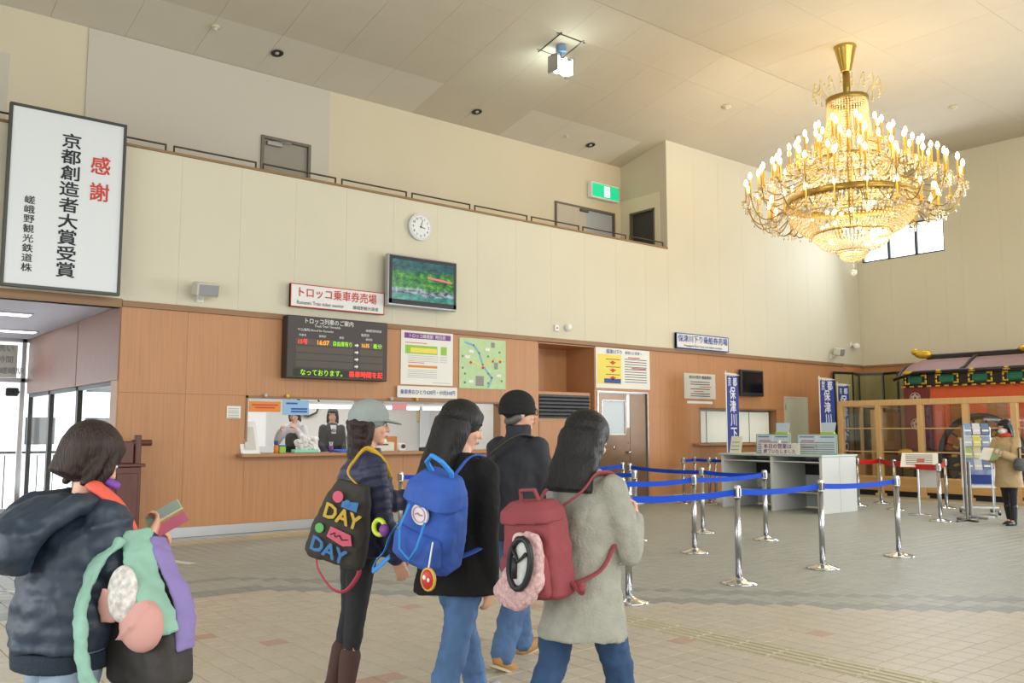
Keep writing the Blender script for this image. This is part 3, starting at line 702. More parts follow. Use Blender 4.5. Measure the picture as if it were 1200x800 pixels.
t, y = wallboard('green_sticker', 'small green square sign right of the ticket window', 'sign', 10.05, 10.22, Z(1.78), Z(1.93), mat('sign_green', '3E9A5E', .5)); mb = MB(); mb.text('i', .1, (10.135, y-.001, Z(1.855)), bold=.01); mb.build('symbol', M_white, t)
t, y = wallboard('paper_note', 'small white paper note taped right of the ticket window', 'note', 10.0, 10.25, Z(1.52), Z(1.68), M_paper)
t, y = wallboard('paper_note', 'small white paper note taped on the wood wall left of the ticket window', 'note', X(5.07), X(5.28), Z(1.62), Z(1.8), M_paper); bars('print', t, M_grey, [(X(5.09), X(5.25), Z(1.76)-.03*k) for k in range(5)], y, .008)

# loudspeakers, sensors
def speaker(x, z, label, flip=1):
    t = thing('wall_speaker', label, 'speaker', (x, YW, z))
    mb = MB(); mb.tube([(0, 0, -.02), (0, -.1, -.02), (0, -.14, .06)], .022); mb.box(-.05, .05, -.02, 0, -.07, .03, .005); mb.build('bracket', M_white, t)
    mb = MB(); mb.M = Matrix.Translation((0, -.22, .08)) @ Matrix.Rotation(R(14), 4, 'X') @ Matrix.Rotation(R(12*flip), 4, 'Z'); mb.box(-.17, .17, -.08, .09, -.09, .1, .02); mb.build('cabinet', mat('speaker_cream', 'C9C6BA', .5), t)
    mb = MB(); mb.M = Matrix.Translation((0, -.22, .08)) @ Matrix.Rotation(R(14), 4, 'X') @ Matrix.Rotation(R(12*flip), 4, 'Z'); mb.box(-.15, .15, -.088, -.078, -.07, .08, .004); mb.build('grille', mat('speaker_grille', '8E8F90', .6), t)
speaker(X(4.62), Z(3.36), 'pale box loudspeaker on the cream wall right of the tall board')
speaker(X(21.2), Z(3.4), 'pale loudspeaker low on the cream wall near the far corner')
t = thing('alarm_sensor', 'round white sensor on the cream wall above the niche', 'sensor', (X(11.85), YW, Z(3.45))); mb = MB(); mb.cyl((0, -.06, 0), .07, .06, 20, axis='y'); mb.sph((0, -.06, 0), (.06, .03, .06)); mb.build('dome', M_white, t, True)
t = thing('alarm_sensor', 'small square white sensor box left of the round one', 'sensor', (X(11.55), YW, Z(3.42))); mb = MB(); mb.box(-.05, .05, -.04, 0, -.06, .06, .01); mb.build('case', M_white, t); mb = MB(); mb.cyl((0, -.045, 0), .018, .008, 12, axis='y'); mb.build('lens', M_red, t)
t = thing('security_camera', 'white dome security camera in the far corner', 'camera', (XC-.5, YW-.02, Z(3.75)))
mb = MB(); mb.box(-.05, .05, 0, .02, -.06, .06, .004); mb.tube([(0, 0, 0), (0, -.1, -.03)], .02); mb.build('bracket', M_white, t); mb = MB(); mb.sph((0, -.14, -.05), .085, 16); mb.build('dome', M_white, t, True)
# exit light
x0, x1, z0, z1 = X(13.79), X(14.62), Z(6.68), Z(6.98)
t = thing('exit_light', 'lit green emergency exit light at the end of the balcony', 'exit sign', ((x0+x1)/2, YB-.1, z0), world=True)
mb = MB(); mb.box(x0-.02, x1+.02, YB-.14, YB, z0-.03, z1+.03, .01); mb.build('case', M_white, t)
mb = MB(); mb.box(x0, x1, YB-.15, YB-.14, z0, z1); mb.build('green_panel', mat('exit_green', '12B07A', .4, emit=1.0), t)
mb = MB(); cx = (x0+x1)/2; y = YB-.153; mb.box(cx-.05, cx+.12, y, y+.001, z0+.03, z1-.03); mb.build('door_symbol', mat('exit_white', 'F2FFF8', .4, emit=1.4), t)
mb = MB(); mb.M = Matrix.Translation((0, -.002, 0)); mb.sph((cx+.03, y, z1-.07), (.02, .002, .02), 8); ribbon(mb, [(cx+.03, z1-.09), (cx+.02, z0+.13), (cx+.07, z0+.09), (cx+.05, z0+.05)], .022, y); ribbon(mb, [(cx+.02, z0+.13), (cx-.02, z0+.08), (cx-.05, z0+.09)], .018, y); ribbon(mb, [(cx-.02, z1-.13), (cx+.03, z1-.1), (cx+.07, z1-.13)], .014, y); mb.slab([(x1-.18, y, z0+.15), (x1-.12, y, z0+.09), (x1-.12, y, z0+.21)], (0, .001, 0)); mb.box(x1-.13, x1-.06, y, y+.001, z0+.13, z0+.17); mb.build('running_figure', mat('exit_green', '12B07A'), t)

# ceiling fittings
def down(x, y, label):
    z = zc(y); t = thing('downlight', label, 'downlight', (x, y, z-.005)); t.rotation_euler = (-math.atan(slope) if y > YF else 0, 0, 0)
    mb = MB(); mb.lathe([(.085, .0), (.1, -.012), (.075, -.014), (.07, .0)], n=24, cap=False); mb.build('trim_ring', M_darkmetal, t, True)
    mb = MB(); mb.lathe([(.001, -.001), (.078, -.003), (.078, .0)], n=20); mb.build('reflector', M_black, t); mb = MB(); mb.sph((0, 0, -.01), (.035, .035, .02)); mb.build('bulb', mat('bulb_off', 'B0AC98', .3), t, True)
down(X(6.03), X(13.61), 'dark round downlight in the ceiling, leftmost above the grey upper door')
down(X(10.23), X(13.68), 'dark round downlight in the ceiling above the middle of the balcony')
down(X(13.37), X(13.73), 'dark round downlight in the ceiling nearest the recess corner')
def smoke(x, y, label, r=.07):
    t = thing('smoke_detector', label, 'detector', (x, y, zc(y))); mb = MB(); mb.lathe([(r, 0), (r, -.02), (r*.6, -.035)], n=20); mb.build('base', M_creamback, t, True); mb = MB(); mb.lathe([(r*.55, -.035), (r*.45, -.06), (r*.1, -.07)], n=20); mb.build('sensor_head', M_creamback, t, True)
smoke(X(4.9), X(13.4), 'tiny detector on the ceiling left of the leftmost downlight')
smoke(X(12.6), X(13.65), 'tiny detector on the ceiling panel between two downlights', .04)
smoke(X(14.96), X(11.3), 'round detector on the ceiling left of the chandelier', .1)
smoke(X(19.41), X(8.64), 'round detector on the ceiling right of the chandelier', .09)
smoke(X(17.75), X(11.4), 'round detector on the ceiling beyond the chandelier stem', .08)
# hanging flood lamp, lit
lx, ly = X(10.3), X(11.3); lz = zc(ly)
t = thing('hanging_lamp', 'lit twin bulb flood lamp hanging on a frame from the ceiling', 'lamp', (lx, ly, lz))
mb = MB()
for a in (-.25, .25): mb.tube([(a, -.3, .06), (a, .3, -.07)], .012, 6); mb.tube([(-.32, a, -a*.22+.0), (.32, a, -a*.22+.0)], .012, 6)
mb.build('ceiling_frame', M_steeld, t)
mb = MB(); mb.cyl((0, 0, -.12), .09, .12, 16); mb.tube([(0, 0, -.12), (0, 0, -.2)], .03); mb.build('junction_box', mat('lamp_blue', '6F8FB0', .4), t)
mb = MB(); mb.box(-.2, .2, -.03, .03, -.23, -.19, .005); mb.box(-.2, -.17, -.12, .12, -.5, -.2, .005); mb.box(.17, .2, -.12, .12, -.5, -.2, .005); mb.build('yoke', M_steel, t)
for a in (-.085, .085):
    mb = MB(); mb.lathe([(.04, -.2), (.05, -.28), (.085, -.38), (.08, -.46), (.03, -.5)], (a, 0, 0), 20); mb.build('bulb', mat('bulb_cool', 'FFFFFF', .3, emit=14, ecol='E8FFF8'), t, True)
point('flood_lamp_light', (lx, ly, lz-.75), 14, (.92, 1, .97), .12)

# ============================================================ TICKET OFFICE behind the long window
ox0, ox1, oz0, oz1 = O_win1
M_off = mat('office_wall', 'DEDCD6', .7)
yo = YW+.16; yk = YW+2.9
mb = MB(); mb.box(ox0-.5, ox1+.4, yk, yk+.1, 0, 2.7); mb.box(ox0-.6, ox0-.5, yo, yk+.1, 0, 2.7); mb.box(ox1+.4, ox1+.5, yo, yk+.1, 0, 2.7); struct('wall_office', mb, M_off)
mb = MB(); mb.box(ox0-.6, ox1+.5, yo, yk+.1, 2.7, 2.8); struct('ceiling_office', mb, M_off)
mb = MB(); mb.box(ox0-.5, ox1+.4, yo, yk, -.05, .22); struct('floor_office', mb, M_grey)
area('office_tubes', ((ox0+ox1)/2, YW+1.3, 2.65), (0, 0, 0), 4.2, .8, 75, (.96, .99, 1))
mb = MB(); mb.box(ox0-.12, ox1+.1, YW-.22, yo+.35, oz0-.045, oz0, .006); tag(mb.build('counter_shelf', mat('shelf_wood', 'A87A52', .4, var=.08, vscale=4, stretch=(.4, 8, 8))), 'long wooden counter shelf under the ticket window', 'shelf')
mb = MB(); mb.box(ox0, ox0+.03, YW-.01, yo+.02, oz0, oz1); mb.box(ox1-.03, ox1, YW-.01, yo+.02, oz0, oz1); mb.box(ox0, ox1, YW-.01, yo+.02, oz1-.03, oz1); wi = struct('window_6', mb, M_woodtrim)
for k in range(3):
    a = ox0+.03+(ox1-ox0-.06)*k/3; b = ox0+.03+(ox1-ox0-.06)*(k+1)/3
    mb = MB(); mb.box(a, b, YW+.09, YW+.098, oz0+.1, oz1-.14); mb.build('pane', MATS['office_glass'], wi)
for k in range(3):
    a = ox0+.75+k*1.2
    t = thing('tube_light', ['fluorescent tube light at the top of the ticket window, left one', 'fluorescent tube light at the top of the ticket window, middle one', 'fluorescent tube light at the top of the ticket window, right one'][k], 'light', (a, YW+.2, oz1-.1), group=None)
    mb = MB(); mb.box(0, 1.15, -.03, .05, -.005, .04, .005); mb.build('housing', M_white, t); mb = MB(); mb.cyl((.02, .0, -.03), .028, 1.1, 14, axis='x'); mb.build('tube', mat('tube_lit', 'FFFFFF', .3, emit=3), t, True)
t = thing('paper_sign', 'orange paper sign in the top left of the ticket window', 'sign', (ox0+.28, YW-.03, oz1-.12)); mb = MB(); mb.box(-.24, .24, 0, .006, -.11, .04); mb.build('sheet', M_orange, t); bars('print', t, M_red, [(-.2, .2, -.01), (-.15, .15, -.05)], -.002, .02)
t = thing('paper_sign', 'light blue paper sign in the top left of the ticket window', 'sign', (ox0+.76, YW-.04, oz1-.1)); mb = MB(); mb.box(-.21, .21, 0, .006, -.17, .05); mb.build('sheet', mat('paper_blue', '8FB4D8', .6), t); bars('print', t, M_blue, [(-.16, .02, .0), (-.08, .18, -.08), (-.08, .18, -.12)], -.002, .025)
t = thing('paper_sign', 'pink paper tag hanging at the top of the window above the cap', 'sign', (ox0+2.55, YW-.04, oz1-.1)); mb = MB(); mb.box(-.14, .14, 0, .005, -.07, .03); mb.build('sheet', M_pink, t)
for k, (dx, c_) in enumerate(((.28, 'B8C4D0'), (.62, 'D8D040'), (2.4, 'B8C4D0'), (2.88, 'D8C040'))):
    mb = MB(); mb.sph((0, 0, 0), .028, 10); o = mb.build('round_magnet', mat('magnet_%s' % c_, c_, .4), None, True); o.location = (ox0+dx, YW-.045, oz1-.01+.02); tag(o, ['grey magnet over the orange paper sign', 'yellow magnet over the light blue paper sign', 'grey magnet at the window top by the pink tag', 'yellow magnet at the window top further right'][k], 'magnet')
# things in the office
t = thing('red_notice', 'red and white notice on the back wall of the office', 'poster', (6.15, yk-.01, 1.62)); mb = MB(); mb.box(-.24, .24, -.01, 0, -.16, .16); mb.build('sheet', mat('coral_paper', 'D8776C', .6), t); bars('print', t, M_paper, [(-.2, .2, .1-.07*k) for k in range(4)], -.013, .02)
t = thing('office_clock', 'dark rimmed octagonal clock on the office back wall', 'clock', (7.55, yk-.02, 1.93)); mb = MB(); mb.cyl((0, -.05, 0), .24, .05, 8, axis='y'); mb.build('rim', M_darkmetal, t); mb = MB(); mb.cyl((0, -.056, 0), .2, .01, 8, axis='y'); mb.build('face', M_white, t)
t = thing('photo_poster', 'poster of pale faces and blossoms on the office back wall', 'poster', (8.85, yk-.01, 1.75)); mb = MB(); mb.box(-.32, .32, -.01, 0, -.3, .3); mb.build('sheet', mat('photo_print', 'C9A9A8', .6, var=.35, vscale=9), t); mb = MB(); [mb.sph((a, -.012, b), (.09, .004, .11), 10) for a, b in ((-.12, .05), (.1, .02), (.0, -.17))]; mb.build('print', mat('photo_dark', '4A3A3C', .6), t)
t = thing('orange_box', 'orange wooden box on the office back counter', 'box', (8.9, yk-.35, 1.02)); mb = MB(); mb.box(-.3, .3, -.15, .15, 0, .32, .01); mb.build('body', mat('box_orange', 'C07A3E', .5), t)
mb = MB(); mb.box(-.05, .05, -.03, 0, -.14, .14, .006); o = mb.build('thermostat', mat('beige_plastic', 'D6C28A', .5)); o.location = (10.0, yk-.001, 1.78); tag(o, 'tall beige control box on the office back wall', 'control box')
t = thing('office_cabinet', 'white cabinet behind the clerk standing in the office', 'cabinet', (8.0, yk-.3, 0)); mb = MB(); mb.box(-.55, .45, -.25, .25, 0, 1.02, .01); mb.build('body', M_off, t)
for k in range(2): mb = MB(); mb.box(-.53+.49*k, -.06+.49*k, -.27, -.25, .05, .98, .004); d_ = mb.build('door', M_white, t); mb = MB(); mb.box(-.11+.12*k, -.09+.12*k, -.285, -.27, .5, .62); mb.build('handle', M_steel, d_)
t = thing('whiteboard', 'white panel leaning on the office back wall at right', 'board', (10.35, yk-.05, 1.0)); mb = MB(); mb.box(-.35, .2, -.02, 0, 0, .95, .004); mb.build('panel', mat('pale_blue_white', 'E6EAEE', .4), t)
# on the counter
zc0 = oz0
def item(name, label, cat, x, y, parts, z=zc0):
    t = thing(name, label, cat, (x, y, z))
    for nm, fn, m in parts: mb = MB(); fn(mb); mb.build(nm, m, t, nm in ('bottle', 'cap'))
    return t
item('card_stand', 'white leaflet holder standing at the left end of the counter', 'stand', ox0+.08, YW-.03, [('frame', lambda m: m.slab([(-.14, 0, 0), (.14, 0, 0), (.1, .1, .46), (-.16, .1, .46)], (0, .012, 0)), M_white), ('base', lambda m: m.box(-.13, .13, -.04, .12, 0, .015), M_white), ('card', lambda m: m.slab([(-.08, -.005, .06), (.08, -.005, .06), (.06, .07, .38), (-.09, .07, .38)], (0, .003, 0)), M_paperg)])
item('glue_bottle', 'small blue and orange bottle on the counter', 'bottle', ox0+.48, YW, [('bottle', lambda m: m.lathe([(.035, 0), (.035, .1), (.02, .13)], n=14), M_orange), ('cap', lambda m: m.lathe([(.03, .12), (.03, .18)], n=14), M_blue)])
item('green_case', 'small green case beside the orange bottle on the counter', 'case', ox0+.58, YW+.02, [('body', lambda m: m.box(-.05, .05, -.03, .03, 0, .1, .008), M_green), ('lid', lambda m: m.box(-.052, .052, -.032, .032, .1, .12, .005), mat('blue_lid', '3A6AC0', .5))])
def flowers(mb):
    for k in range(60): a = random.uniform(0, 6.28); r_ = random.uniform(0, .22); mb.sph((r_*math.cos(a), r_*math.sin(a)*.5, random.uniform(.05, .32-r_*.6)), random.uniform(.02, .04), 6)
item('white_bouquet', 'bunch of white crumpled paper flowers on the counter', 'flowers', ox0+.95, YW+.02, [('blossoms', flowers, M_white), ('base', lambda m: m.box(-.2, .2, -.06, .06, 0, .05, .01), mat('mint_plastic', '8FD0B8', .5))])
item('pen_pot', 'small purple pot on the counter beside the dark vest clerk', 'pot', ox0+1.42, YW+.1, [('bottle', lambda m: m.lathe([(.03, 0), (.035, .1)], n=12), M_purple), ('pens', lambda m: [m.tube([(0, 0, .05), (.03*k-.03, 0, .16)], .005, 5) for k in range(3)], M_white)])
item('cash_tray', 'blue shallow cash tray on the counter', 'tray', ox0+1.65, YW-.02, [('tray', lambda m: m.box(-.17, .17, -.1, .1, 0, .03, .008), mat('tray_blue', '2F68C8', .4)), ('rim', lambda m: (frame(m, -.19, .19, .03, .045, -.12, -.1, .01), m.box(-.19, .19, .1, .12, 0, .045)), mat('tray_blue', '2F68C8'))])
item('ticket_printer', 'cream ticket printer on the counter', 'printer', ox0+2.25, YW+.08, [('body', lambda m: m.box(-.26, .22, -.12, .12, 0, .15, .015), mat('printer_cream', 'D0CEC2', .5)), ('slot', lambda m: m.box(-.22, .1, -.125, -.118, .1, .12), M_black), ('paper_roll', lambda m: m.cyl((.02, .0, .15), .05, .1, 14, axis='x'), M_paper)])
item('small_camera', 'black and white desk gadget right of the ticket printer', 'gadget', ox0+2.62, YW+.0, [('body', lambda m: m.box(-.06, .06, -.05, .05, 0, .13, .02), M_white), ('lens', lambda m: m.cyl((0, -.07, .08), .035, .03, 14, axis='y'), M_black)])
item('framed_card', 'white framed card with green heading on the counter right part', 'sign', ox0+3.62, YW-.05, [('card', lambda m: m.slab([(-.2, 0, 0), (.2, 0, 0), (.2, .06, .4), (-.2, .06, .4)], (0, .01, 0)), M_paper), ('heading', lambda m: m.slab([(-.17, .04, .33), (.17, .04, .33), (.17, .05, .38), (-.17, .05, .38)], (0, -.006, 0)), M_green), ('holder', lambda m: m.box(-.23, -.2, -.01, .08, 0, .4), M_yellow), ('print', lambda m: [m.slab([(-.13, .006+.01*k, .08+.06*k), (.13, .006+.01*k, .08+.06*k), (.13, .008+.01*k, .095+.06*k), (-.13, .008+.01*k, .095+.06*k)], (0, -.006, 0)) for k in range(4)], M_grey)])
item('flower_ornament', 'tiny yellow flower ornament on top of the framed card', 'ornament', ox0+3.8, YW-.0, [('petals', lambda m: [m.sph((.03*math.cos(k*1.05), 0, .03*math.sin(k*1.05)), .018, 8) for k in range(6)], M_yellow), ('stem', lambda m: m.tube([(0, 0, -.43), (0, 0, 0)], .006, 5), M_green)], z=zc0+.43)
item('black_terminal', 'small black card terminal on the counter', 'terminal', ox0+3.1, YW+.02, [('body', lambda m: m.box(-.1, .1, -.06, .06, 0, .06, .01), M_black), ('screen', lambda m: m.box(-.07, .07, -.03, .03, .06, .064), M_grey)])

# ============================================================ NICHE with air conditioner, doors
nx0, nx1 = O_niche[0], O_niche[1]; nz = O_niche[3]
mb = MB(); mb.box(nx0, nx0+.015, YW+.002, YW+.8, 0, nz); mb.box(nx1-.015, nx1, YW+.002, YW+.8, 0, nz); mb.box(nx0, nx1, YW+.8, YW+.82, 0, nz); mb.box(nx0, nx1, YW+.002, YW+.82, nz-.015, nz); struct('wall_niche', mb, M_wood)
t = thing('air_conditioner', 'wood clad floor air conditioner with a black slatted grille', 'air conditioner', ((nx0+nx1)/2, YW+.3, 0))
hw = (nx1-nx0)/2-.04; zt = Z(2.2)
mb = MB(); mb.box(-hw, hw, -.22, .4, 0, zt, .01); mb.build('cabinet', M_wood, t)
mb = MB(); mb.box(-hw+.05, hw-.05, -.235, -.215, zt-.5, zt-.06, .004); mb.build('grille_back', M_black, t)
for k in range(6): mb = MB(); mb.M = Matrix.Translation((0, -.245, zt-.45+k*.068)) @ Matrix.Rotation(R(35), 4, 'X'); mb.box(-hw+.07, hw-.07, -.022, .022, -.004, .004); mb.build('slat', M_black, t)
mb = MB(); mb.box(-hw+.05, hw-.05, -.228, -.218, .15, zt-.56, .003); mb.build('front_panel', M_wood, t)
dx0, dx1, dz = O_door[0], O_door[1], O_door[3]; dm = X(13.62)
M_ddk = mat('brown_door', '7A6048', .3, .25, var=.05); M_dsil = mat('silver_lit_door', 'A39A94', .25, .5)  # silver tone carries the light on the left leaf, painted on frame and strip
mb = MB(); frame(mb, dx0, dx1, 0, dz, YW-.01, YW+.14, .035); d5 = struct('door_5', mb, mat('steel_frame', '9A948C', .3, .7))
mb = MB(); w0, w1_, wz0, wz1 = dx0+.17, dm-.14, Z(1.38), Z(2.05)
for a, b, c, d in cells(dx0+.04, dm-.005, .02, dz-.04, [(w0, w1_, wz0, wz1)]): mb.box(a, b, YW+.03, YW+.07, c, d)
l1 = mb.build('door_leaf', M_ddk, d5, org=(0, 0, 0))
mb = MB(); mb.box(w0, w1_, YW+.045, YW+.055, wz0, wz1); mb.build('frosted_pane', mat('frosted', 'BFC9CF', .5, emit=.12, ecol='C8D4DC'), l1)
mb = MB(); frame(mb, w0-.02, w1_+.02, wz0-.02, wz1+.02, YW+.022, YW+.035, .022); mb.box(w0, w1_, YW+.022, YW+.035, wz0-.02, wz0); mb.box(dm-.1, dm-.01, YW+.026, YW+.032, 1.5, dz-.06); mb.build('window_frame', M_dsil, l1)
mb = MB(); mb.box(dm+.005, dx1-.04, YW+.03, YW+.07, .02, dz-.04); l2 = mb.build('door_leaf', M_ddk, d5, org=(0, 0, 0))
mb = MB(); mb.sph((dm-.07, YW-.02, 1.02), .035, 12); mb.cyl((dm-.07, YW-.02, 1.02), .015, .05, 10, axis='y'); mb.build('door_knob', M_chrome, l1, True)
mb = MB(); mb.cyl((dm-.07, YW+.015, 1.2), .02, .015, 12, axis='y'); mb.cyl((dm-.45, YW+.015, 1.12), .03, .015, 12, axis='y'); mb.build('lock', M_chrome, l1, True)
x0, x1, z1 = X(19.02), X(20.02), Z(2.28)
mb = MB(); frame(mb, x0, x1, 0, z1, YW-.02, YW+.02, .03); mb.cur = 1; mb.box(x0+.03, x1-.03, YW-.012, YW+.01, .02, z1-.03, .003); d6 = struct('door_6', mb, [M_greypanel, mat('door_cream_green', 'B9BAA4', .5)])
mb = MB(); mb.box(x0+.03, x0+.05, YW-.03, YW-.01, z1-.3, z1-.18); mb.box(x0+.03, x0+.05, YW-.03, YW-.01, .3, .42); mb.build('hinge', M_steel, d6); mb = MB(); mb.sph((x1-.1, YW-.06, 1.0), .03); mb.build('door_knob', M_chrome, d6, True)
# second ticket window, closed by white blinds
x0, x1, z0, z1 = O_win2
mb = MB(); mb.box(x0-.25, x1+.1, YW-.2, YW+.3, z0-.05, z0, .006); tag(mb.build('counter_shelf', mat('shelf_wood', 'A87A52')), 'wooden counter shelf under the blind-covered window', 'shelf')
mb = MB(); mb.box(x0, x0+.02, YW-.005, YW+.2, z0, z1); mb.box(x1-.02, x1, YW-.005, YW+.2, z0, z1); mb.box(x0, x1, YW-.005, YW+.2, z1-.02, z1); mb.box(x0-.1, x1+.7, YW+.3, YW+.32, z0-.2, z1+.2); mb.box(x1+.05, x1+.07, YW+.17, YW+.3, z0-.2, z1+.2); struct('window_7', mb, M_woodtrim)
t = thing('vertical_blind', 'white vertical blind closing the second ticket window', 'blind', ((x0+x1)/2, YW+.15, z0))
n_ = 7; wdt = (x1-x0-.1)/n_
for k in range(n_):
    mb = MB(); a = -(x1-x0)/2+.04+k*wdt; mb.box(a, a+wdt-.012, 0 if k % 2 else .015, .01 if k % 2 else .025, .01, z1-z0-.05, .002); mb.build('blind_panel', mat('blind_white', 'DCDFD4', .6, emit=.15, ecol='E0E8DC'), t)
mb = MB(); mb.box(-(x1-x0)/2+.02, (x1-x0)/2-.25, -.02, .03, z1-z0-.06, z1-z0-.02, .004); mb.build('head_rail', M_steel, t)

# ============================================================ NEAR THE LEFT CORNER: dark wooden cabinet
t = thing('wooden_cabinet', 'dark carved wooden cabinet with a post standing at the corridor corner', 'cabinet', (3.42, YW-.3, 0))
M_dw = mat('dark_carved_wood', '5A2F24', .4, var=.15, vscale=5, stretch=(5, 5, .6))
mb = MB(); mb.box(-.42, .2, -.15, .18, 0, .98, .01); mb.build('body', M_dw, t)
mb = MB(); mb.box(-.46, .24, -.19, .2, .98, 1.02, .008); mb.build('top', M_dw, t)
mb = MB(); mb.box(-.38, -.12, -.165, -.15, .1, .9, .006); mb.build('door', M_dw, t); mb = MB(); mb.box(-.1, .16, -.165, -.15, .1, .9, .006); mb.build('door', M_dw, t)
mb = MB(); mb.box(-.36, .12, -.08, .08, 1.02, 1.3, .01); mb.build('upper_box', M_dw, t)
mb = MB(); mb.box(.14, .22, -.06, .02, 0, 1.38, .01); mb.build('post', M_dw, t); mb = MB(); mb.cyl((.1, -.02, 1.28), .04, .25, 12, axis='x'); mb.build('cross_peg', M_dw, t)
mb = MB(); mb.cyl((-.1, -.085, 1.16), .07, .006, 20, axis='y'); mb.build('round_emblem', mat('emblem_grey', '9DB0B8', .5), t)
# ============================================================ QUEUE POSTS AND BELTS
M_belt = mat('blue_belt', '0C46C0', .7, spec=.2); M_beltr = mat('red_belt', 'C8281E', .7, spec=.2); M_post = mat('post_steel', 'B4B6B8', .25, 1)
def make_post():
    t = thing('queue_post', 'x', 'post', (0, 0, 0))
    mb = MB(); mb.lathe([(.165, 0), (.17, .008), (.16, .016), (.09, .032), (.04, .05), (.032, .06)], n=32); mb.build('base', M_chrome, t, True)
    mb = MB(); mb.lathe([(.029, .05), (.029, .80)], n=20); mb.build('pole', M_post, t, True)
    mb = MB(); mb.lathe([(.034, .80), (.034, .905), (.03, .915), (.001, .918)], n=20); mb.build('head', M_steel, t, True, autos=True)
    mb = MB()
    for a in range(4): mb.M = Matrix.Rotation(a*PI/2, 4, 'Z'); mb.box(.028, .042, -.016, .016, .81, .89, .003)
    mb.build('belt_socket', M_steeld, t)
    return t
pp = make_post()
posts = {
 'n': (5.62, 5.36, 'chrome queue post right behind the grey coat woman, leftmost of the front row'), 'i': (7.10, 5.35, 'front row queue post, second from the left, large domed base'),
 'p3': (8.56, 5.38, 'front row queue post, third from the left, alone before the desk end'), 'p4': (10.08, 5.35, 'front row queue post at the right end of the row'),
 'm': (7.25, 7.0, 'second row queue post just beside the grey sleeve'), 'g': (8.5, 7.03, 'second row queue post in the middle, between grey sleeve and desk'), 'h': (10.22, 7.25, 'second row queue post in front of the white desk'),
 'j': (8.87, 8.33, 'third row queue post at the left end of its belt'), 'f': (10.26, 8.33, 'third row queue post in the middle of the brown door side'),
 'k': (10.75, 10.2, 'queue post standing before the brown double door, right of a pair'), 'l': (11.0, 10.6, 'queue post before the brown double door, left of a pair'),
 'left': (6.15, 9.8, 'queue post standing between the cap woman and the blue backpack'), 'left2': (8.4, 9.9, 'queue post mostly hidden behind the man in the beanie'),
 'a': (14.15, 11.95, 'far queue post at the left end of the dark blue belt by the wood wall'), 'b': (14.62, 12.05, 'far queue post by the wood wall, second from left'), 'c': (14.4, 11.5, 'far queue post by the wood wall, third from left'), 'd2': (14.85, 11.7, 'far queue post by the wood wall, fourth from left'), 'e': (14.6, 11.1, 'far queue post by the wood wall, nearest the banner'),
 'r1': (17.2, 9.45, 'post carrying the red belt just right of the desk'), 'r2': (16.0, 8.52, 'post carrying the red belt between the desk and the slanted stand'), 'r3': (14.5, 6.98, 'thick steel post at the right end of the red belt, nearest'), 'r4': (17.1, 8.1, 'post behind the slanted info stand near the glass case'), 'r5': (16.3, 9.42, 'post half hidden right behind the white desk end'),
}
for k, (x, y, lab) in posts.items():
    if k == 'n': pp.location = (x, y, 0); pp['label'] = lab; pp['group'] = 'chrome queue posts'
    else: dup(pp, (x, y, 0), random.uniform(0, 1), lab, 'chrome queue posts')
def belt(a, b, label, m=M_belt, sag=.02, z=.85):
    hh = .045 if m is M_beltr else .028
    a = Vector((posts[a][0], posts[a][1], z)) if isinstance(a, str) else Vector((*a, z)); b = Vector((posts[b][0], posts[b][1], z)) if isinstance(b, str) else Vector((*b, z))
    d = b-a; L_ = d.length; d.normalize(); a = a+d*.04; b = b-d*.04; n_ = 10; nrm = Vector((-d.y, d.x, 0))*.0015
    mb = MB(); vs = []; fs = []
    for i in range(n_+1):
        t = i/n_; p = a.lerp(b, t); p.z -= sag*4*t*(1-t)
        for s_ in (-1, 1):
            for h in (-hh, hh): q = p+nrm*s_; vs.append((q.x, q.y, q.z+h))
    for i in range(n_):
        o = i*4; fs += [(o, o+4, o+5, o+1), (o+2, o+3, o+7, o+6), (o+1, o+5, o+7, o+3), (o, o+2, o+6, o+4)]
    fs += [(0, 1, 3, 2), (n_*4, n_*4+2, n_*4+3, n_*4+1)]
    mb.add(vs, fs); o = mb.build('queue_belt', m, org=tuple(a)); tag(o, label, 'belt', 'retractable queue belts'); return o
belt('n', 'i', 'front row blue belt between the first two posts'); belt('i', 'p3', 'front row blue belt in the middle'); belt('p3', 'p4', 'front row blue belt at the right end')
belt('m', 'g', 'second row blue belt beside the grey sleeve'); belt('g', 'h', 'second row blue belt ending before the desk')
belt('j', 'left2', 'short third row blue belt running left behind the grey coat woman'); belt('k', 'f', 'third row blue belt from the brown door to the middle post'); belt('f', 'h', 'blue belt joining the middle post to the post before the desk')
belt('l', 'left2', 'blue belt running left from the brown door post'); belt('left', 'left2', 'blue belt behind the blue backpack')
belt('m', (5.8, 7.2), 'blue belt going left behind the grey coat woman at second row'); 
belt('a', 'b', 'far dark blue belt by the wood wall, left piece', sag=.005); belt('b', 'e', 'far dark blue belt by the wood wall, middle piece', sag=.005); belt('e', (14.93, 11.3), 'far dark blue belt ending at the banner', sag=.005)
belt('r5', 'r1', 'red belt beside the desk end', M_beltr); belt('r1', 'r2', 'red belt between the two posts behind the info stand', M_beltr); belt('r2', 'r3', 'red belt passing behind the slanted info stand', M_beltr); belt('r3', 'r4', 'red belt going back to the post by the glass case', M_beltr)

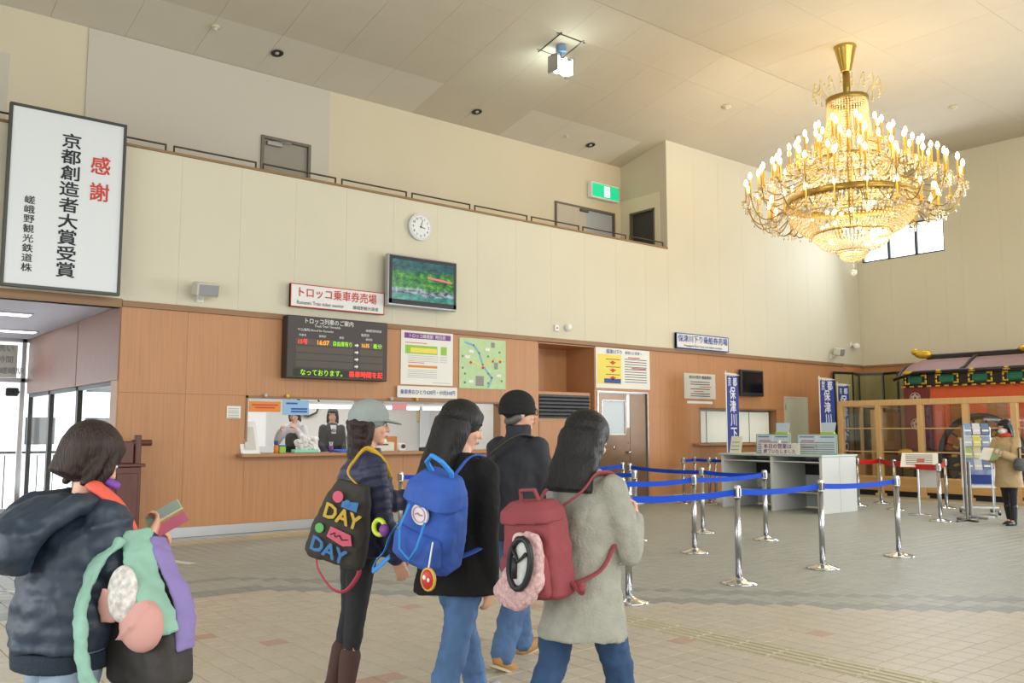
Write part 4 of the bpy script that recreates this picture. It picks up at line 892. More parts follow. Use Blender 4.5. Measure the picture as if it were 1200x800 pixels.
# ============================================================ WHITE RECEPTION DESK
M_desk = mat('desk_white', 'CDD0CC', .45); M_deskt = mat('desk_top_green', 'B9C6BD', .3)
t = thing('reception_desk', 'long white open backed reception desk in the boat ticket queue', 'desk', (14.07, 8.8, 0))
W1, L1, HZ = 1.1, 2.15, 1.02
mb = MB(); mb.box(-.03, W1+.03, -.03, L1+.03, HZ-.035, HZ, .006); mb.build('desktop', M_deskt, t)
mb = MB(); mb.box(W1-.04, W1, .0, L1, .03, HZ-.035); mb.build('back_panel', M_desk, t)
for y, lab in ((0, 0), (1.0, 0), (2.1, 0)):
    mb = MB(); mb.box(0, W1-.04, y, y+.05, 0, HZ-.035, .003); mb.build('side_panel', M_desk, t)
mb = MB(); mb.box(0, W1*.5, -.006, 0, .01, HZ-.04, .002); mb.build('end_panel', M_desk, t); mb = MB(); mb.box(W1*.5+.006, W1, -.006, 0, .01, HZ-.04, .002); mb.build('end_panel', M_desk, t)
for a, b in ((.05, 1.0), (1.05, 2.1)):
    mb = MB(); mb.box(.02, W1-.04, a, b, HZ-.14, HZ-.12, .003); mb.build('shelf', M_desk, t)
    mb = MB(); mb.box(W1-.06, W1-.041, a, b, HZ-.4, HZ-.2); mb.build('dark_slot', M_black, t)
    mb = MB(); mb.box(.35, W1-.04, a, b, .32, .34, .003); mb.build('shelf', M_desk, t)
for k, (y0, y1, lab) in enumerate(((8.75, 9.55, 'framed notice board with a green edge on the desk, right one'), (9.7, 10.45, 'framed notice board with a green edge on the desk, left one'))):
    x = 14.5; t = thing('price_board', lab, 'sign', (x, (y0+y1)/2, HZ), group='notice boards on the desk'); h = (y1-y0)/2
    mb = MB(); mb.box(0, .02, -h, h, 0, .36, .004); mb.build('frame', mat('frame_mint', '8FB8A4', .5), t)
    mb = MB(); mb.box(-.004, 0, -h+.02, h-.02, .02, .34); mb.build('sheet', mat('board_paper_blue', 'C4D6E4', .6), t)
    for nm, m, rows in (('blue_print', M_blue, [(-h+.45, h-.05, .31), (-h+.05, -h+.32, .31)]), ('red_print', M_red, [(.05, h-.08, .24), (.05, h-.1, .12)]), ('small_print', M_grey, [(-h+.05, h-.05, .05+.04*q) for q in range(5)])):
        mb = MB()
        for a, b, z in rows: mb.box(-.006, -.004, a, b, z-.008, z+.008)
        mb.build(nm, m, t)
    mb = MB(); mb.box(-.006, -.003, -.012, .012, .02, .34); mb.build('divider', M_white, t)
for k, (y, lab) in enumerate(((9.0, 'pale card in a yellow-green stand above the right notice board'), (9.95, 'pale card in a yellow-green stand above the left notice board'))):
    t = thing('card_holder', lab, 'card stand', (14.62, y, HZ), group='card stands on the desk')
    mb = MB(); mb.box(0, .02, -.02, .02, 0, .36); mb.build('stem', M_white, t); mb = MB(); mb.box(-.02, .03, -.14, .14, .35, .4, .008); mb.build('clip', mat('lime_plastic', 'A8C83C', .5), t); mb = MB(); mb.slab([(0, -.13, .39), (0, .13, .39), (.04, .15, .57), (.04, -.15, .57)], (.005, 0, 0)); mb.build('card', mat('card_pale_blue', 'B8C8DC', .6), t)
t = thing('closed_notice', 'white card with handwritten purple characters standing on the desk front', 'sign', (14.12, 9.68, HZ))
mb = MB(); mb.box(0, .012, -.42, .38, 0, .2, .002); mb.build('card', M_paper, t)
mb = MB(); mb.text('本日の営業は', .095, (-.004, .33, .145), (0, -1, 0), (0, 0, 1), bold=.008, align='L', sx=1.05); mb.text('終了いたしました', .085, (-.004, .33, .05), (0, -1, 0), (0, 0, 1), bold=.008, align='L', sx=1.0); mb.build('lettering', M_purple, t)
mb = MB(); mb.cyl((.006, -.0, .2), .03, .05, 12); mb.build('magnet_clip', M_white, t)
t = thing('leaflet_stand', 'white narrow leaflet stand at the left end of the desk', 'stand', (14.2, 10.72, HZ)); mb = MB(); mb.slab([(0, -.13, 0), (0, .13, 0), (.08, .13, .32), (.08, -.13, .32)], (.01, 0, 0)); mb.build('sheet', M_white, t); mb = MB(); [mb.slab([(-.002+.02*q, -.09, .06+.07*q), (-.002+.02*q, .09, .06+.07*q), (.0+.02*q, .09, .075+.07*q), (.0+.02*q, -.09, .075+.07*q)], (-.002, 0, 0)) for q in range(3)]; mb.build('print', M_green, t)

# ============================================================ NOBORI BANNERS
M_nav = mat('banner_navy', '2A3F8A', .75, var=.08, vscale=3)
M_bchr = mat('banner_print', 'DCDDE4', .7)
def banner(x, y, z0, z1, w, rz, lab, curl=.05, base=True, chars='京都保津川下り'):
    t = thing('nobori_banner', lab, 'banner', (x, y, 0), rz)
    mb = MB(); mb.tube([(-w/2-.04, 0, .05), (-w/2-.04, 0, z1+.08)], .012, 8); mb.tube([(-w/2-.1, 0, z1+.02), (w/2+.12, 0, z1+.02)], .008, 6); mb.build('pole', M_white, t)
    n = 14; m = 10; g = []
    mb = MB()
    def P_(u, v): return (-w/2+w*u, curl*math.sin(u*4.2+v*2.2)*(.4+.6*v)-.012, z1-(z1-z0)*v)
    vs = [P_(i/m, j/n) for j in range(n+1) for i in range(m+1)]; k0 = len(vs); vs += [(a, b+.002, c) for a, b, c in vs]
    fs = [(j*(m+1)+i, j*(m+1)+i+1, (j+1)*(m+1)+i+1, (j+1)*(m+1)+i) for j in range(n) for i in range(m)]
    fs += [tuple(k0+q for q in f[::-1]) for f in fs[:n*m]]
    mb.add(vs, fs); mb.build('cloth', M_nav, t, True)
    mb = MB()
    for q in range(6): mb.box(-w/2+w*(q+.3)/6-.015, -w/2+w*(q+.3)/6+.015, -.012, .012, z1-.02, z1+.045)
    mb.build('loops', M_white, t)
    mb = MB(); H = z1-z0
    def ch(c, u, v, s_):
        vs_, fs_, (a0, a1, b0, b1) = text_geo(c, .02)
        out = []
        for p in vs_:
            uu = u+(p[0]-(a0+a1)/2)*s_/w; vv = v-(p[1]-(b0+b1)/2)*s_*1.12/H
            q = P_(uu, vv); out.append((q[0], q[1]-.004-p[2], q[2]))
        mb.add(out, fs_)
    ch(chars[0], .25, .08, w*.33); ch(chars[1], .72, .08, w*.33)
    for k, c in enumerate(chars[2:]): ch(c, .5, .22+.17*k*1.0, min(w*.62, .15*H))
    mb.build('characters', M_bchr, t)
    if base:
        mb = MB(); mb.lathe([(.27, 0), (.28, .04), (.24, .1), (.1, .14), (.04, .2)], (-w/2-.04+.0, 0, 0), 28); mb.build('water_base', M_white, t, True)
    return t
banner(15.16, 11.48, .95, 2.58, .52, R(14), 'tall narrow navy banner with white base standing left of the desk', .03)
banner(18.45, 11.35, 1.0, 2.6, .62, R(6), 'wide navy banner with white characters between the desk and the case', .05)
banner(20.15, 11.95, .9, 2.55, .42, R(0), 'navy banner behind the glass case top beam, farthest', .04)

# ============================================================ FOLDING SCREENS in the corner
M_tat = mat('screen_green_gold', '8A8456', .7, var=.12, vscale=10, stretch=(1, 1, .2)); M_lac = mat('black_lacquer', '1C1A18', .3)
t = thing('folding_screen', 'dark framed green and gold folding screen standing in the corner', 'screen', (21.0, 12.1, 0), world=True)
SP = [(20.3, 12.28), (20.92, 12.12), (21.5, 12.3), (21.72, 11.75), (21.5, 11.25), (21.74, 10.78)]
for (xa, ya), (xb, yb2) in zip(SP, SP[1:]):
    d = V2 = Vector((xb-xa, yb2-ya, 0)); n_ = Vector((-d.y, d.x, 0)).normalized()*.025
    def q_(u, z, o=0): return (xa+d.x*u-n_.x*o, ya+d.y*u-n_.y*o, z)
    mb = MB(); mb.slab([q_(.02, .05), q_(.98, .05), q_(.98, 2.88), q_(.02, 2.88)], n_); p_ = mb.build('screen_panel', M_tat, t, org=(21.0, 12.1, 0))
    mb = MB()
    for (u0, u1, z0_, z1_) in ((0, .06, .0, 2.92), (.94, 1, 0, 2.92), (.06, .94, 0, .06), (.06, .94, 2.86, 2.92)):
        mb.slab([q_(u0, z0_, .3), q_(u1, z0_, .3), q_(u1, z1_, .3), q_(u0, z1_, .3)], n_*1.6)
    mb.build('panel_border', M_lac, p_, org=(21.0, 12.1, 0))

# ============================================================ DISPLAY CASE (timber frame, glass panes)
M_pine = mat('pale_timber', 'D0AA74', .45, var=.08, vscale=4, stretch=(6, 6, .5), bump=.05)
CX, CY0, CY1, CT = 19.3, 4.7, 11.55, 2.14
t = thing('display_case', 'pale timber display case with glass panes around the festival float', 'display case', (CX, CY1, 0), world=True)
mb = MB(); mb.box(CX-.05, CX+.07, CY0, CY1+.02, CT-.13, CT, .006); mb.build('top_beam', M_pine, t)
mb = MB(); mb.box(CX, XC-.25, CY1-.06, CY1+.02, CT-.13, CT, .006); mb.build('top_beam', M_pine, t)
pitch = .965; py = [CY1-pitch*k for k in range(8)]
py[0] = CY1-.03
for y in py:
    mb = MB(); mb.box(CX-.06, CX+.06, y-.06, y+.06, .06, CT-.13, .005); mb.build('post', M_pine, t)
    mb = MB(); mb.box(CX-.09, CX+.09, y-.11, y+.11, 0, .06, .006); mb.build('foot', M_pine, t)
for a, b in zip(py, py[1:]):
    for z in (.42, .98, 1.5): mb = MB(); h = .025 if z > .5 else .04; mb.box(CX-.03, CX+.03, b+.06, a-.06, z-h/2, z+h/2, .003); mb.build('rail', M_pine, t)
    mb = MB(); mb.box(CX-.02, CX+.02, b+.06, a-.06, .12, .40, .003); mb.build('kick_panel', mat('kick_panel_timber', 'C49A60', .5, var=.08, vscale=3, stretch=(6, .6, 6)), t)
    mb = MB(); mb.box(CX-.003, CX+.003, b+.06, a-.06, .44, CT-.13); mb.build('pane', MATS['case_glass'], t)
mb = MB(); mb.box(CX+.02, CX+.1, CY0, CY1, 0, .12); mb.build('plinth', M_black, t)
for x in (CX+.9, CX+1.8):
    mb = MB(); mb.box(x-.04, x+.04, CY1-.06, CY1+.0, .06, CT-.13, .005); mb.build('post', M_pine, t)
for a, b in ((CX+.06, CX+.86), (CX+.94, CX+1.76)):
    mb = MB(); mb.box(a, b, CY1-.03, CY1-.01, .06, .9, .003); mb.build('kick_panel', mat('kick_panel_timber', ''), t)
    mb = MB(); mb.box(a, b, CY1-.022, CY1-.018, .9, CT-.13); mb.build('pane', mat('case_glass', ''), t)
# straw display inside left bay
t = thing('woven_backdrop', 'pale woven wood backdrop in the left bay of the case', 'backdrop', (20.9, 10.9, 0)); mb = MB(); mb.box(-.7, .7, .35, .38, 0, 1.9); mb.build('panel', mat('woven_wood', 'A87E4C', .6, var=.1, vscale=6), t); mb = MB(); mb.box(-.72, -.66, .3, .38, 0, 1.95); mb.box(.66, .72, .3, .38, 0, 1.95); mb.build('stile', M_pine, t)

# ============================================================ FESTIVAL FLOAT
M_gold = mat('gold_fitting', 'D8B23C', .3, .7); M_roof = mat('float_roof', '96787C', .45, var=.06, vscale=3); M_crim = mat('crimson_cloth', '6E2A2E', .7); M_orc = mat('orange_drape', 'D05A30', .7, var=.15, vscale=14, stretch=(1, 8, 1)); M_brn = mat('brown_drape', 'A06A38', .7, var=.1, vscale=8)
FX, FY0, FY1 = 20.35, 5.2, 10.62
t = thing('festival_float', 'large festival float with a mauve curved roof and gold fittings inside the case', 'float', (21.0, 7.7, 0), world=True)
# roof: curved cross-section rising from the front eave to the ridge, upturned left gable
prof = [(-.55, 2.78), (-.35, 2.85), (-.1, 2.99), (.15, 3.1), (.45, 3.14)]
nseg = 3; ends = [FY1+.05, FY1-1.55, FY1-3.1, FY0-.1]
for k in range(3):
    mb = MB(); rings = []
    for i in range(9):
        y = ends[k]+(ends[k+1]-ends[k])*i/8
        e = max(0, (y-(FY1-.45))/.5) if k == 0 else 0
        row = [(FX+.3+dx*(1-.25*e), y, z-.18*e*e+(0)) for dx, z in prof]
        rings.append(row+[(x, y_, z-.05) for x, y_, z in row[::-1]])
    mb.skin(rings); mb.build('roof_panel', M_roof, t, True, autos=True)
for k, y in enumerate((ends[0]+.0, ends[1], ends[2])):
    mb = MB(); e = .18 if k == 0 else 0
    mb.tube([(FX+.3+dx*(.75 if k == 0 else 1), y, z+.02-e) for dx, z in prof], .035, 8); mb.build('roof_rib', mat('rib_dark', '3A3436', .4), t, True)
mb = MB(); mb.tube([(FX-.24, FY1, 2.63), (FX-.26, FY1-.5, 2.77), (FX-.26, FY0-.1, 2.78)], .04, 8); mb.build('eave_edge', M_lac, t, True)
mb = MB(); mb.box(FX+.62, FX+.88, FY0, FY1-.35, 3.12, 3.24, .02); mb.build('ridge', M_lac, t)
mb = MB(); mb.sph((FX+.62, FY1-.3, 3.25), (.08, .22, .1), 10); mb.sph((FX+.62, FY1-.1, 3.32), (.05, .1, .08), 8); mb.sph((FX+.6, FY1-2.6, 3.24), (.05, .2, .07), 8); mb.build('ridge_ornament', M_gold, t, True)
mb = MB(); mb.box(FX-.1, FX+.02, FY0, FY1-.15, 2.46, 2.77, .01); mb.build('frieze', M_lac, t)
for k in range(7):
    y = FY1-.45-k*.72
    mb = MB(); mb.box(FX-.125, FX-.1, y-.16, y+.16, 2.52, 2.71, .03); fr = mb.build('green_carving', mat('carving_green', '1E6A50', .5), t)
    mb = MB()
    for sy in (-1, 1):
        for sz in (-1, 1): mb.box(FX-.135, FX-.12, y+sy*.2-.06, y+sy*.2+.06, 2.615+sz*.09-.02, 2.615+sz*.09+.02, .006); mb.box(FX-.135, FX-.12, y+sy*.24-.02, y+sy*.24+.02, 2.615+sz*.055-.04, 2.615+sz*.055+.04, .006)
    mb.build('gold_corner', M_gold, fr)
    mb = MB(); mb.sph((FX-.28, y+.1, 2.77), (.02, .12, .04), 8); mb.build('eave_fitting', M_gold, t)
mb = MB(); [mb.box(FX-.12, FX-.1, FY1-.2-q*.2, FY1-.1-q*.2, 2.44, 2.475, .004) for q in range(24)]; tag(mb.build('gold_studs', M_gold, t), kind='stuff')
for k, y in enumerate((FY1-.4, FY1-4.6)):
    mb = MB(); mb.box(FX-.06, FX+.0, y-.28, y+.28, 1.0, 2.46, .01); c_ = mb.build('crimson_curtain', M_crim, t)
    mb = MB()
    for z in (2.2, 1.6):
        mb.tube([(FX-.07, y+.12*math.cos(a*PI/6), z+.12*math.sin(a*PI/6)) for a in range(12)], .01, 5, closed=True)
        for a in range(5): an = a*2*PI/5+PI/2; mb.sph((FX-.07, y+.06*math.cos(an), z+.06*math.sin(an)), (.008, .038, .038), 8)
    mb.build('crest_print', mat('crest_white', 'B8A8A0', .7), c_)
mb = MB(); mb.box(FX+.0, FX+.04, FY1-4.3, FY1-.72, 2.1, 2.46, .004); mb.build('orange_valance', M_orc, t)
for k in range(9):
    y = FY1-.74-k*.4; mb = MB(); mb.box(FX+.04, FX+.07, y-.395, y, 1.0, 2.13, .006); mb.build('drape_panel', M_brn if k % 2 else M_orc, t)
mb = MB(); mb.box(FX-.02, FX+1.3, FY0+.1, FY1-.2, .92, 1.02, .01); mb.build('deck', M_lac, t)
mb = MB(); mb.box(FX+.3, FX+.4, FY0, FY1, .55, .92, .01); mb.box(FX+.1, FX+1.2, FY1-.3, FY1-.2, .1, 1.0, .01); mb.build('chassis', M_lac, t)
mb = MB(); mb.tube([(FX-.2, FY1+.5, .95), (FX-.2, FY0, .95)], .06, 10); mb.build('shaft', M_lac, t, True)
mb = MB(); mb.sph((FX-.2, FY1-.2, .95), (.1, .22, .09), 12); mb.build('shaft_cap', M_gold, t, True)
for k, y in enumerate((FY1-1.95, FY1-4.3)):
    c = Vector((FX-.38, y, .9)); mb = MB()
    mb.tube([c+Vector((0, .86*math.cos(a*PI/18), .86*math.sin(a*PI/18))) for a in range(36)], .07, 8, closed=True, flat=(1, 1.2)); wh = mb.build('wheel', M_lac, t, True)
    for a in range(18):
        an = a*PI/9; d = Vector((0, math.cos(an), math.sin(an)))
        mb = MB(); mb.tube([c+d*.15, c+d*.82], .025, 6); mb.build('spoke', M_lac, wh)
        mb = MB(); mb.tube([c+d*.5+Vector((-.005, 0, 0)), c+d*.62+Vector((-.005, 0, 0))], .032, 6); mb.build('spoke_sleeve', M_gold, wh)
    mb = MB(); mb.cyl(c-Vector((.14, 0, 0)), .17, .28, 20, axis='x'); mb.build('hub', M_lac, wh)
    mb = MB(); mb.cyl(c-Vector((.16, 0, 0)), .1, .03, 20, axis='x'); mb.build('hub_cap', M_gold, wh)
mb = MB(); mb.lathe([(.02, 1.85), (.2, 1.66), (.21, 1.62), (.1, 1.6), (.06, 1.3)], (FX-.15, FY1-1.75, 0), 6); mb.build('gold_lantern', M_gold, t)

# ============================================================ STANDS, RACKS, BOARDS by the case
t = thing('info_stand', 'slanted white notice stand on a thin pole in front of the red belt', 'stand', (15.36, 7.75, 0))
mb = MB(); mb.lathe([(.19, 0), (.19, .01), (.03, .025)], n=28); mb.build('base', M_steel, t, True); mb = MB(); mb.cyl((0, 0, .02), .018, .82, 12); mb.build('pole', M_steel, t)
RM = Matrix.Rotation(R(-55), 4, 'Z'); mb = MB(); mb.M = Matrix.Translation((0, 0, .84)) @ RM; mb.slab([(-.3, -.16, -.02), (.3, -.16, -.02), (.36, .18, .2), (-.22, .18, .2)], (0, .004, .014)); bo = mb.build('board', M_paper, t)
mb = MB(); mb.M = Matrix.Translation((0, 0, .84)) @ RM; mb.slab([(-.02, -.06, .062), (.1, -.06, .062), (.12, .02, .112), (0, .02, .112)], (0, -.002, .003)); mb.build('red_print', M_red, bo)
mb = MB(); mb.M = Matrix.Translation((0, 0, .84)) @ RM
for q in range(6): u = q/6; mb.slab([(-.2+.03*u, -.12+.28*u, .025+.185*u-.003), (.22+.05*u, -.12+.28*u, .022+.185*u), (.22+.05*u, -.107+.28*u, .031+.185*u), (-.2+.03*u, -.107+.28*u, .031+.185*u)], (0, -.002, .003))
mb.build('small_print', M_grey, bo)
mb = MB(); mb.M = Matrix.Translation((0, 0, .84)) @ RM; mb.box(.02, .33, .1, .105, -.38, .06); mb.build('hanging_sheet', M_paperg, t)
t = thing('rack_pole_stand', 'tall dark steel pole stand with a bar foot beside the brochure rack', 'stand', (14.9, 6.74, 0)); mb = MB(); mb.cyl((0, 0, .02), .022, 1.5, 12); mb.build('pole', M_steeld, t); mb = MB(); mb.box(-.35, .35, -.02, .02, 0, .03, .005); mb.M = Matrix.Rotation(R(60), 4, 'Z'); mb.box(-.25, .25, -.02, .02, 0, .03, .005); mb.build('foot', M_steeld, t)
t = thing('short_pole_stand', 'short steel pole stand with crossed feet below the brochures', 'stand', (15.5, 6.95, 0)); mb = MB(); mb.cyl((0, 0, .02), .028, .9, 12); mb.build('pole', M_steeld, t)
mb = MB()
for a in (10, 70, 130): mb.M = Matrix.Rotation(R(a), 4, 'Z'); mb.box(-.36, .36, -.018, .018, 0, .035, .006)
mb.build('foot', M_steel, t)
t = thing('brochure_rack', 'wire brochure rack full of leaflets beside the masked woman', 'rack', (15.95, 7.0, 0), R(-50))
mb = MB(); mb.tube([(-.22, 0, .02), (-.22, 0, 1.5)], .012, 6); mb.tube([(.22, 0, .02), (.22, 0, 1.5)], .012, 6); [mb.tube([(-.22, 0, z), (.22, 0, z)], .008, 6) for z in (.05, .85, 1.1, 1.35, 1.5)]; mb.tube([(-.22, -.25, .02), (-.22, .25, .02)], .014, 6); mb.tube([(.22, -.25, .02), (.22, .25, .02)], .014, 6); mb.build('wire_frame', M_steel, t)
cols = ['7F96B8', 'C8CCD2', '5E7896', 'A8B86A', 'D0C2A2', '6A86A8', 'B4BEC8', 'D4CC54', '8A9AB0']
for r_ in range(4):
    for q in range(3):
        lf = mat('leaflet_%d' % ((r_*3+q) % 9), cols[(r_*3+q) % 9], .5)
        mb = MB(); mb.slab([(-.2+.14*q, -.06, .78+.2*r_), (-.08+.14*q, -.06, .78+.2*r_), (-.08+.14*q, .0, .97+.2*r_), (-.2+.14*q, .0, .97+.2*r_)], (0, .02, 0)); p_ = mb.build('leaflet_stack', lf, t); mb = MB(); mb.slab([(-.19+.14*q, -.046, .83+.2*r_), (-.09+.14*q, -.046, .83+.2*r_), (-.09+.14*q, -.036, .86+.2*r_), (-.19+.14*q, -.036, .86+.2*r_)], (0, -.003, 0)); mb.build('cover_print', M_paper, p_)
t = thing('poster_stand', 'blue and white poster on a wheeled stand behind the leaflets', 'poster stand', (16.3, 7.15, 0), R(-52))
mb = MB(); mb.box(-.27, .27, -.01, .01, .45, 1.32, .004); mb.cur = 1; mb.box(-.24, .24, -.014, -.01, .5, 1.28); mb.build('poster', [M_white, mat('poster_mountain', '8C9CC4', .5, var=.35, vscale=6)], t)
mb = MB(); mb.box(-.22, .22, -.018, -.014, .52, .68); mb.build('navy_caption', mat('banner_navy', ''), t)
mb = MB(); [mb.text(c, .13, (.2, -.018, 1.2-.12*k), bold=.02) for k, c in enumerate('京都嵐山')]; mb.build('red_lettering', mat('poster_red', 'D0506A', .5), t)
mb = MB(); [mb.cyl((x, .02, .03), .012, .45, 8) for x in (-.25, .25)]; mb.box(-.3, .3, 0, .03, .1, .13); [mb.box(x-.012, x+.012, -.25, .28, .05, .08) for x in (-.25, .25)]; mb.build('legs', M_steel, t)
for x in (-.25, .25):
    for y in (-.22, .25): mb = MB(); mb.cyl((x-.015, y, .035), .035, .03, 12, axis='x'); mb.build('castor', M_black, t)

# ============================================================ CHANDELIER
M_brass = mat('brass', 'C2A050', .25, .9); M_brassd = mat('antique_brass', '9A8244', .35, .8)
M_cry = mat('crystal', 'FFE9B8', .12, trans=.5, spec=.8); M_cryc = mat('crystal_clear', 'FFF6E0', .08, trans=.6, spec=.8)
M_bulb = mat('candle_bulb', 'FFE8B0', .3, emit=14, ecol='FFE2A8'); M_candle = mat('candle_sleeve', 'E0B24C', .3, .6)
HX, HY = X(14.78), X(8.47); HC = ZF
t = thing('chandelier', 'huge tiered crystal chandelier with brass rings and candle bulbs, lit', 'chandelier', (HX, HY, 0))
mb = MB(); mb.lathe([(.19, HC), (.195, HC-.02), (.18, HC-.06), (.085, HC-.46), (.07, HC-.47)], n=32); mb.build('canopy', M_brass, t, True, autos=True)
mb = MB(); mb.lathe([(.062, HC-.46), (.062, HC-.85), (.045, HC-.87), (.045, 5.5), (.04, 5.0)], n=16); mb.build('stem', M_brassd, t, True)
ZCR = 7.22
mb = MB(); mb.lathe([(.34, ZCR-.05), (.36, ZCR-.04), (.36, ZCR+.04), (.33, ZCR+.05), (.33, ZCR-.05)], n=40, cap=False); [mb.tube([(0, 0, ZCR), (.33*math.cos(a*PI/3), .33*math.sin(a*PI/3), ZCR)], .012, 6) for a in range(6)]; mb.build('crown_ring', M_brassd, t, True)
cw = None
for a in range(18):
    an = 0; pts = []
    for q in range(15):
        s_ = q/14; th = s_*4.6; rr = .34+.17*math.sin(th*.5)+.08*s_; zz = ZCR+.02+.3*math.sin(min(th, 3.4)*.7)-.1*max(0, th-3)*.8
        pts.append((rr*math.cos(an), rr*math.sin(an), zz))
    if cw is None:
        mb = MB(); mb.tube(pts, .006, 5)
        for q in (4, 8, 12, 14): mb.sph((pts[q][0], pts[q][1], pts[q][2]-.022), .022, 6)
        cw = o = mb.build('curled_wire', mat('crown_wire', 'D8C68C', .3, .5), t)
    else: o = cw.copy(); COL.objects.link(o)
    o.rotation_euler.z = a*PI/9
octv = [(1, 0, 0), (0, 1, 0), (-1, 0, 0), (0, -1, 0), (0, 0, 1.2), (0, 0, -1.2)]; octf = [(0, 1, 4), (1, 2, 4), (2, 3, 4), (3, 0, 4), (1, 0, 5), (2, 1, 5), (3, 2, 5), (0, 3, 5)]
def beads(mb, prof, n, step, r):
    pts = []
    for (r0, z0), (r1, z1) in zip(prof, prof[1:]):
        L_ = math.hypot(r1-r0, z1-z0); k = max(1, int(L_/step)); pts += [(r0+(r1-r0)*i/k, z0+(z1-z0)*i/k) for i in range(k)]
    for j, (rr, z) in enumerate(pts):
        for i in range(n):
            a = 2*PI*(i+(0 if j % 1 == 0 else .5))/n; c = (rr*math.cos(a), rr*math.sin(a), z)
            mb.add([(c[0]+v[0]*r, c[1]+v[1]*r, c[2]+v[2]*r) for v in octv], octf)
mb = MB(); beads(mb, [(.33, ZCR-.05), (.34, 6.9), (.40, 6.5), (.5, 6.15)], 44, .045, .02); tag(mb.build('neck_strands', M_cry, t), kind='stuff')
for zz, rr, h in ((6.12, .62, .07), (5.42, 1.07, .13)):
    mb = MB(); mb.lathe([(rr-.02, zz-h/2), (rr, zz-h/2), (rr+.015, zz), (rr, zz+h/2), (rr-.02, zz+h/2), (rr-.02, zz-h/2)], n=64, cap=False)
    [mb.tube([(0.04, 0, zz), (rr*math.cos(a*PI/4), rr*math.sin(a*PI/4), zz)], .012, 6) for a in range(8)]; mb.build('brass_ring', M_brassd, t, True)
mb = MB(); beads(mb, [(.62, 6.1), (.72, 5.9), (.85, 5.7), (1.0, 5.5)], 60, .07, .022); tag(mb.build('middle_strands', M_cry, t), kind='stuff')
mb = MB(); beads(mb, [(1.07, 5.36), (1.06, 5.2), (.98, 5.05), (.84, 4.92), (.64, 4.83)], 96, .05, .02); tag(mb.build('bowl_beads', M_cry, t), kind='stuff')
mb = MB(); beads(mb, [(.64, 4.83), (.62, 4.74), (.5, 4.62), (.28, 4.54), (.22, 4.46)], 60, .045, .02); tag(mb.build('lower_bowl_beads', M_cryc, t), kind='stuff')
mb = MB(); beads(mb, [(.26, 4.54), (.2, 4.42), (.05, 4.34)], 24, .04, .018); tag(mb.build('bottom_beads', M_cry, t), kind='stuff')
for rr, z in ((.64, 4.83), (.27, 4.54)):
    mb = MB(); mb.lathe([(rr-.01, z-.015), (rr+.01, z-.015), (rr+.01, z+.015), (rr-.01, z+.015), (rr-.01, z-.015)], n=48, cap=False); mb.build('thin_ring', M_brass, t, True)
mb = MB(); mb.sph((0, 0, 4.16), .055, 12); mb.tube([(0, 0, 4.2), (0, 0, 4.36)], .006, 5); mb.build('bottom_ball', M_cryc, t, True)
# arms with candles
def arm_meshes(rad, zb, r_in, z_in, drop):
    pts = [(r_in, 0, z_in)]
    n = 12
    for q in range(1, n+1):
        s_ = q/n; x = r_in+(rad-r_in)*(1-(1-s_)**1.5); z = z_in+(zb-.34-z_in)*s_**2.2-drop*math.sin(s_*PI)**1.0
        pts.append((x, 0, z))
    a = MB(); a.tube(pts, .011, 6)
    c = MB(); c.lathe([(.035, zb-.36), (.05, zb-.33), (.018, zb-.31), (.018, zb-.06)], (rad, 0, 0), 10)
    b = MB(); b.lathe([(.012, zb-.06), (.032, zb-.02), (.03, zb+.02), (.008, zb+.065)], (rad, 0, 0), 10)
    d = MB()
    for q in range(0, 8):
        an = q*PI/4; 
        for w_ in range(3): d.add([(rad+math.cos(an)*.07+v[0]*.016, math.sin(an)*.07+v[1]*.016, zb-.34-.05*w_+v[2]*.02) for v in octv], octf)
    for q in (3, 6, 9): d.add([(pts[q][0]+v[0]*.02, v[1]*.02, pts[q][2]-.06+v[2]*.028) for v in octv], octf)
    return a, c, b, d
tiers = [(.5, 6.82, 8, .3, 6.5, .05), (.74, 6.66, 12, .4, 6.4, .08), (1.02, 6.42, 16, .55, 6.1, .12), (1.3, 6.22, 18, .62, 6.0, .15), (1.54, 6.03, 20, .8, 5.75, .22), (1.76, 5.85, 24, 1.05, 5.4, .34), (1.38, 5.45, 18, 1.05, 5.42, .28)]
for ti, (rad, zb, n, ri, zi, dr) in enumerate(tiers):
    ms = arm_meshes(rad, zb, ri, zi, dr); objs = None
    for k in range(n):
        an = 2*PI*(k+.5*(ti % 2))/n
        if objs is None:
            a = ms[0].build('arm', M_brassd, t, True); c = ms[1].build('candle', M_candle, a, True); b = ms[2].build('bulb', M_bulb, a, True); d = ms[3].build('crystals', M_cryc, a)
            objs = (a, c, b, d); a.rotation_euler.z = an
        else:
            a = objs[0].copy(); COL.objects.link(a); a.parent = t; a.rotation_euler.z = an
            for q in objs[1:]: e = q.copy(); COL.objects.link(e); e.parent = a
mb = None
for k in range(22):  # added bulbs inside the bowls, put in so the crystals look lit
    rr, z = ((.75, 5.1), (.5, 4.95), (.35, 4.72), (.45, 5.3))[k % 4]; an = k*2.4
    if mb is None: mb = MB(); mb.sph((0, 0, 0), .032, 10); bo = mb.build('added_glow_bulb', M_bulb, t, True); o = bo
    else: o = bo.copy(); COL.objects.link(o)
    o.location = (rr*math.cos(an), rr*math.sin(an), z)
for z, p_, r_ in ((6.9, 22, .5), (5.9, 75, .7), (5.15, 40, .4), (4.9, 12, .2)):
    point('chandelier_light', (HX+.08, HY, z), p_*1.5, (1, .8, .52), r_)
for a in range(6): point('chandelier_rim_light', (HX+1.55*math.cos(a*PI/3), HY+1.55*math.sin(a*PI/3), 6.15), 15, (1, .82, .55), .25)
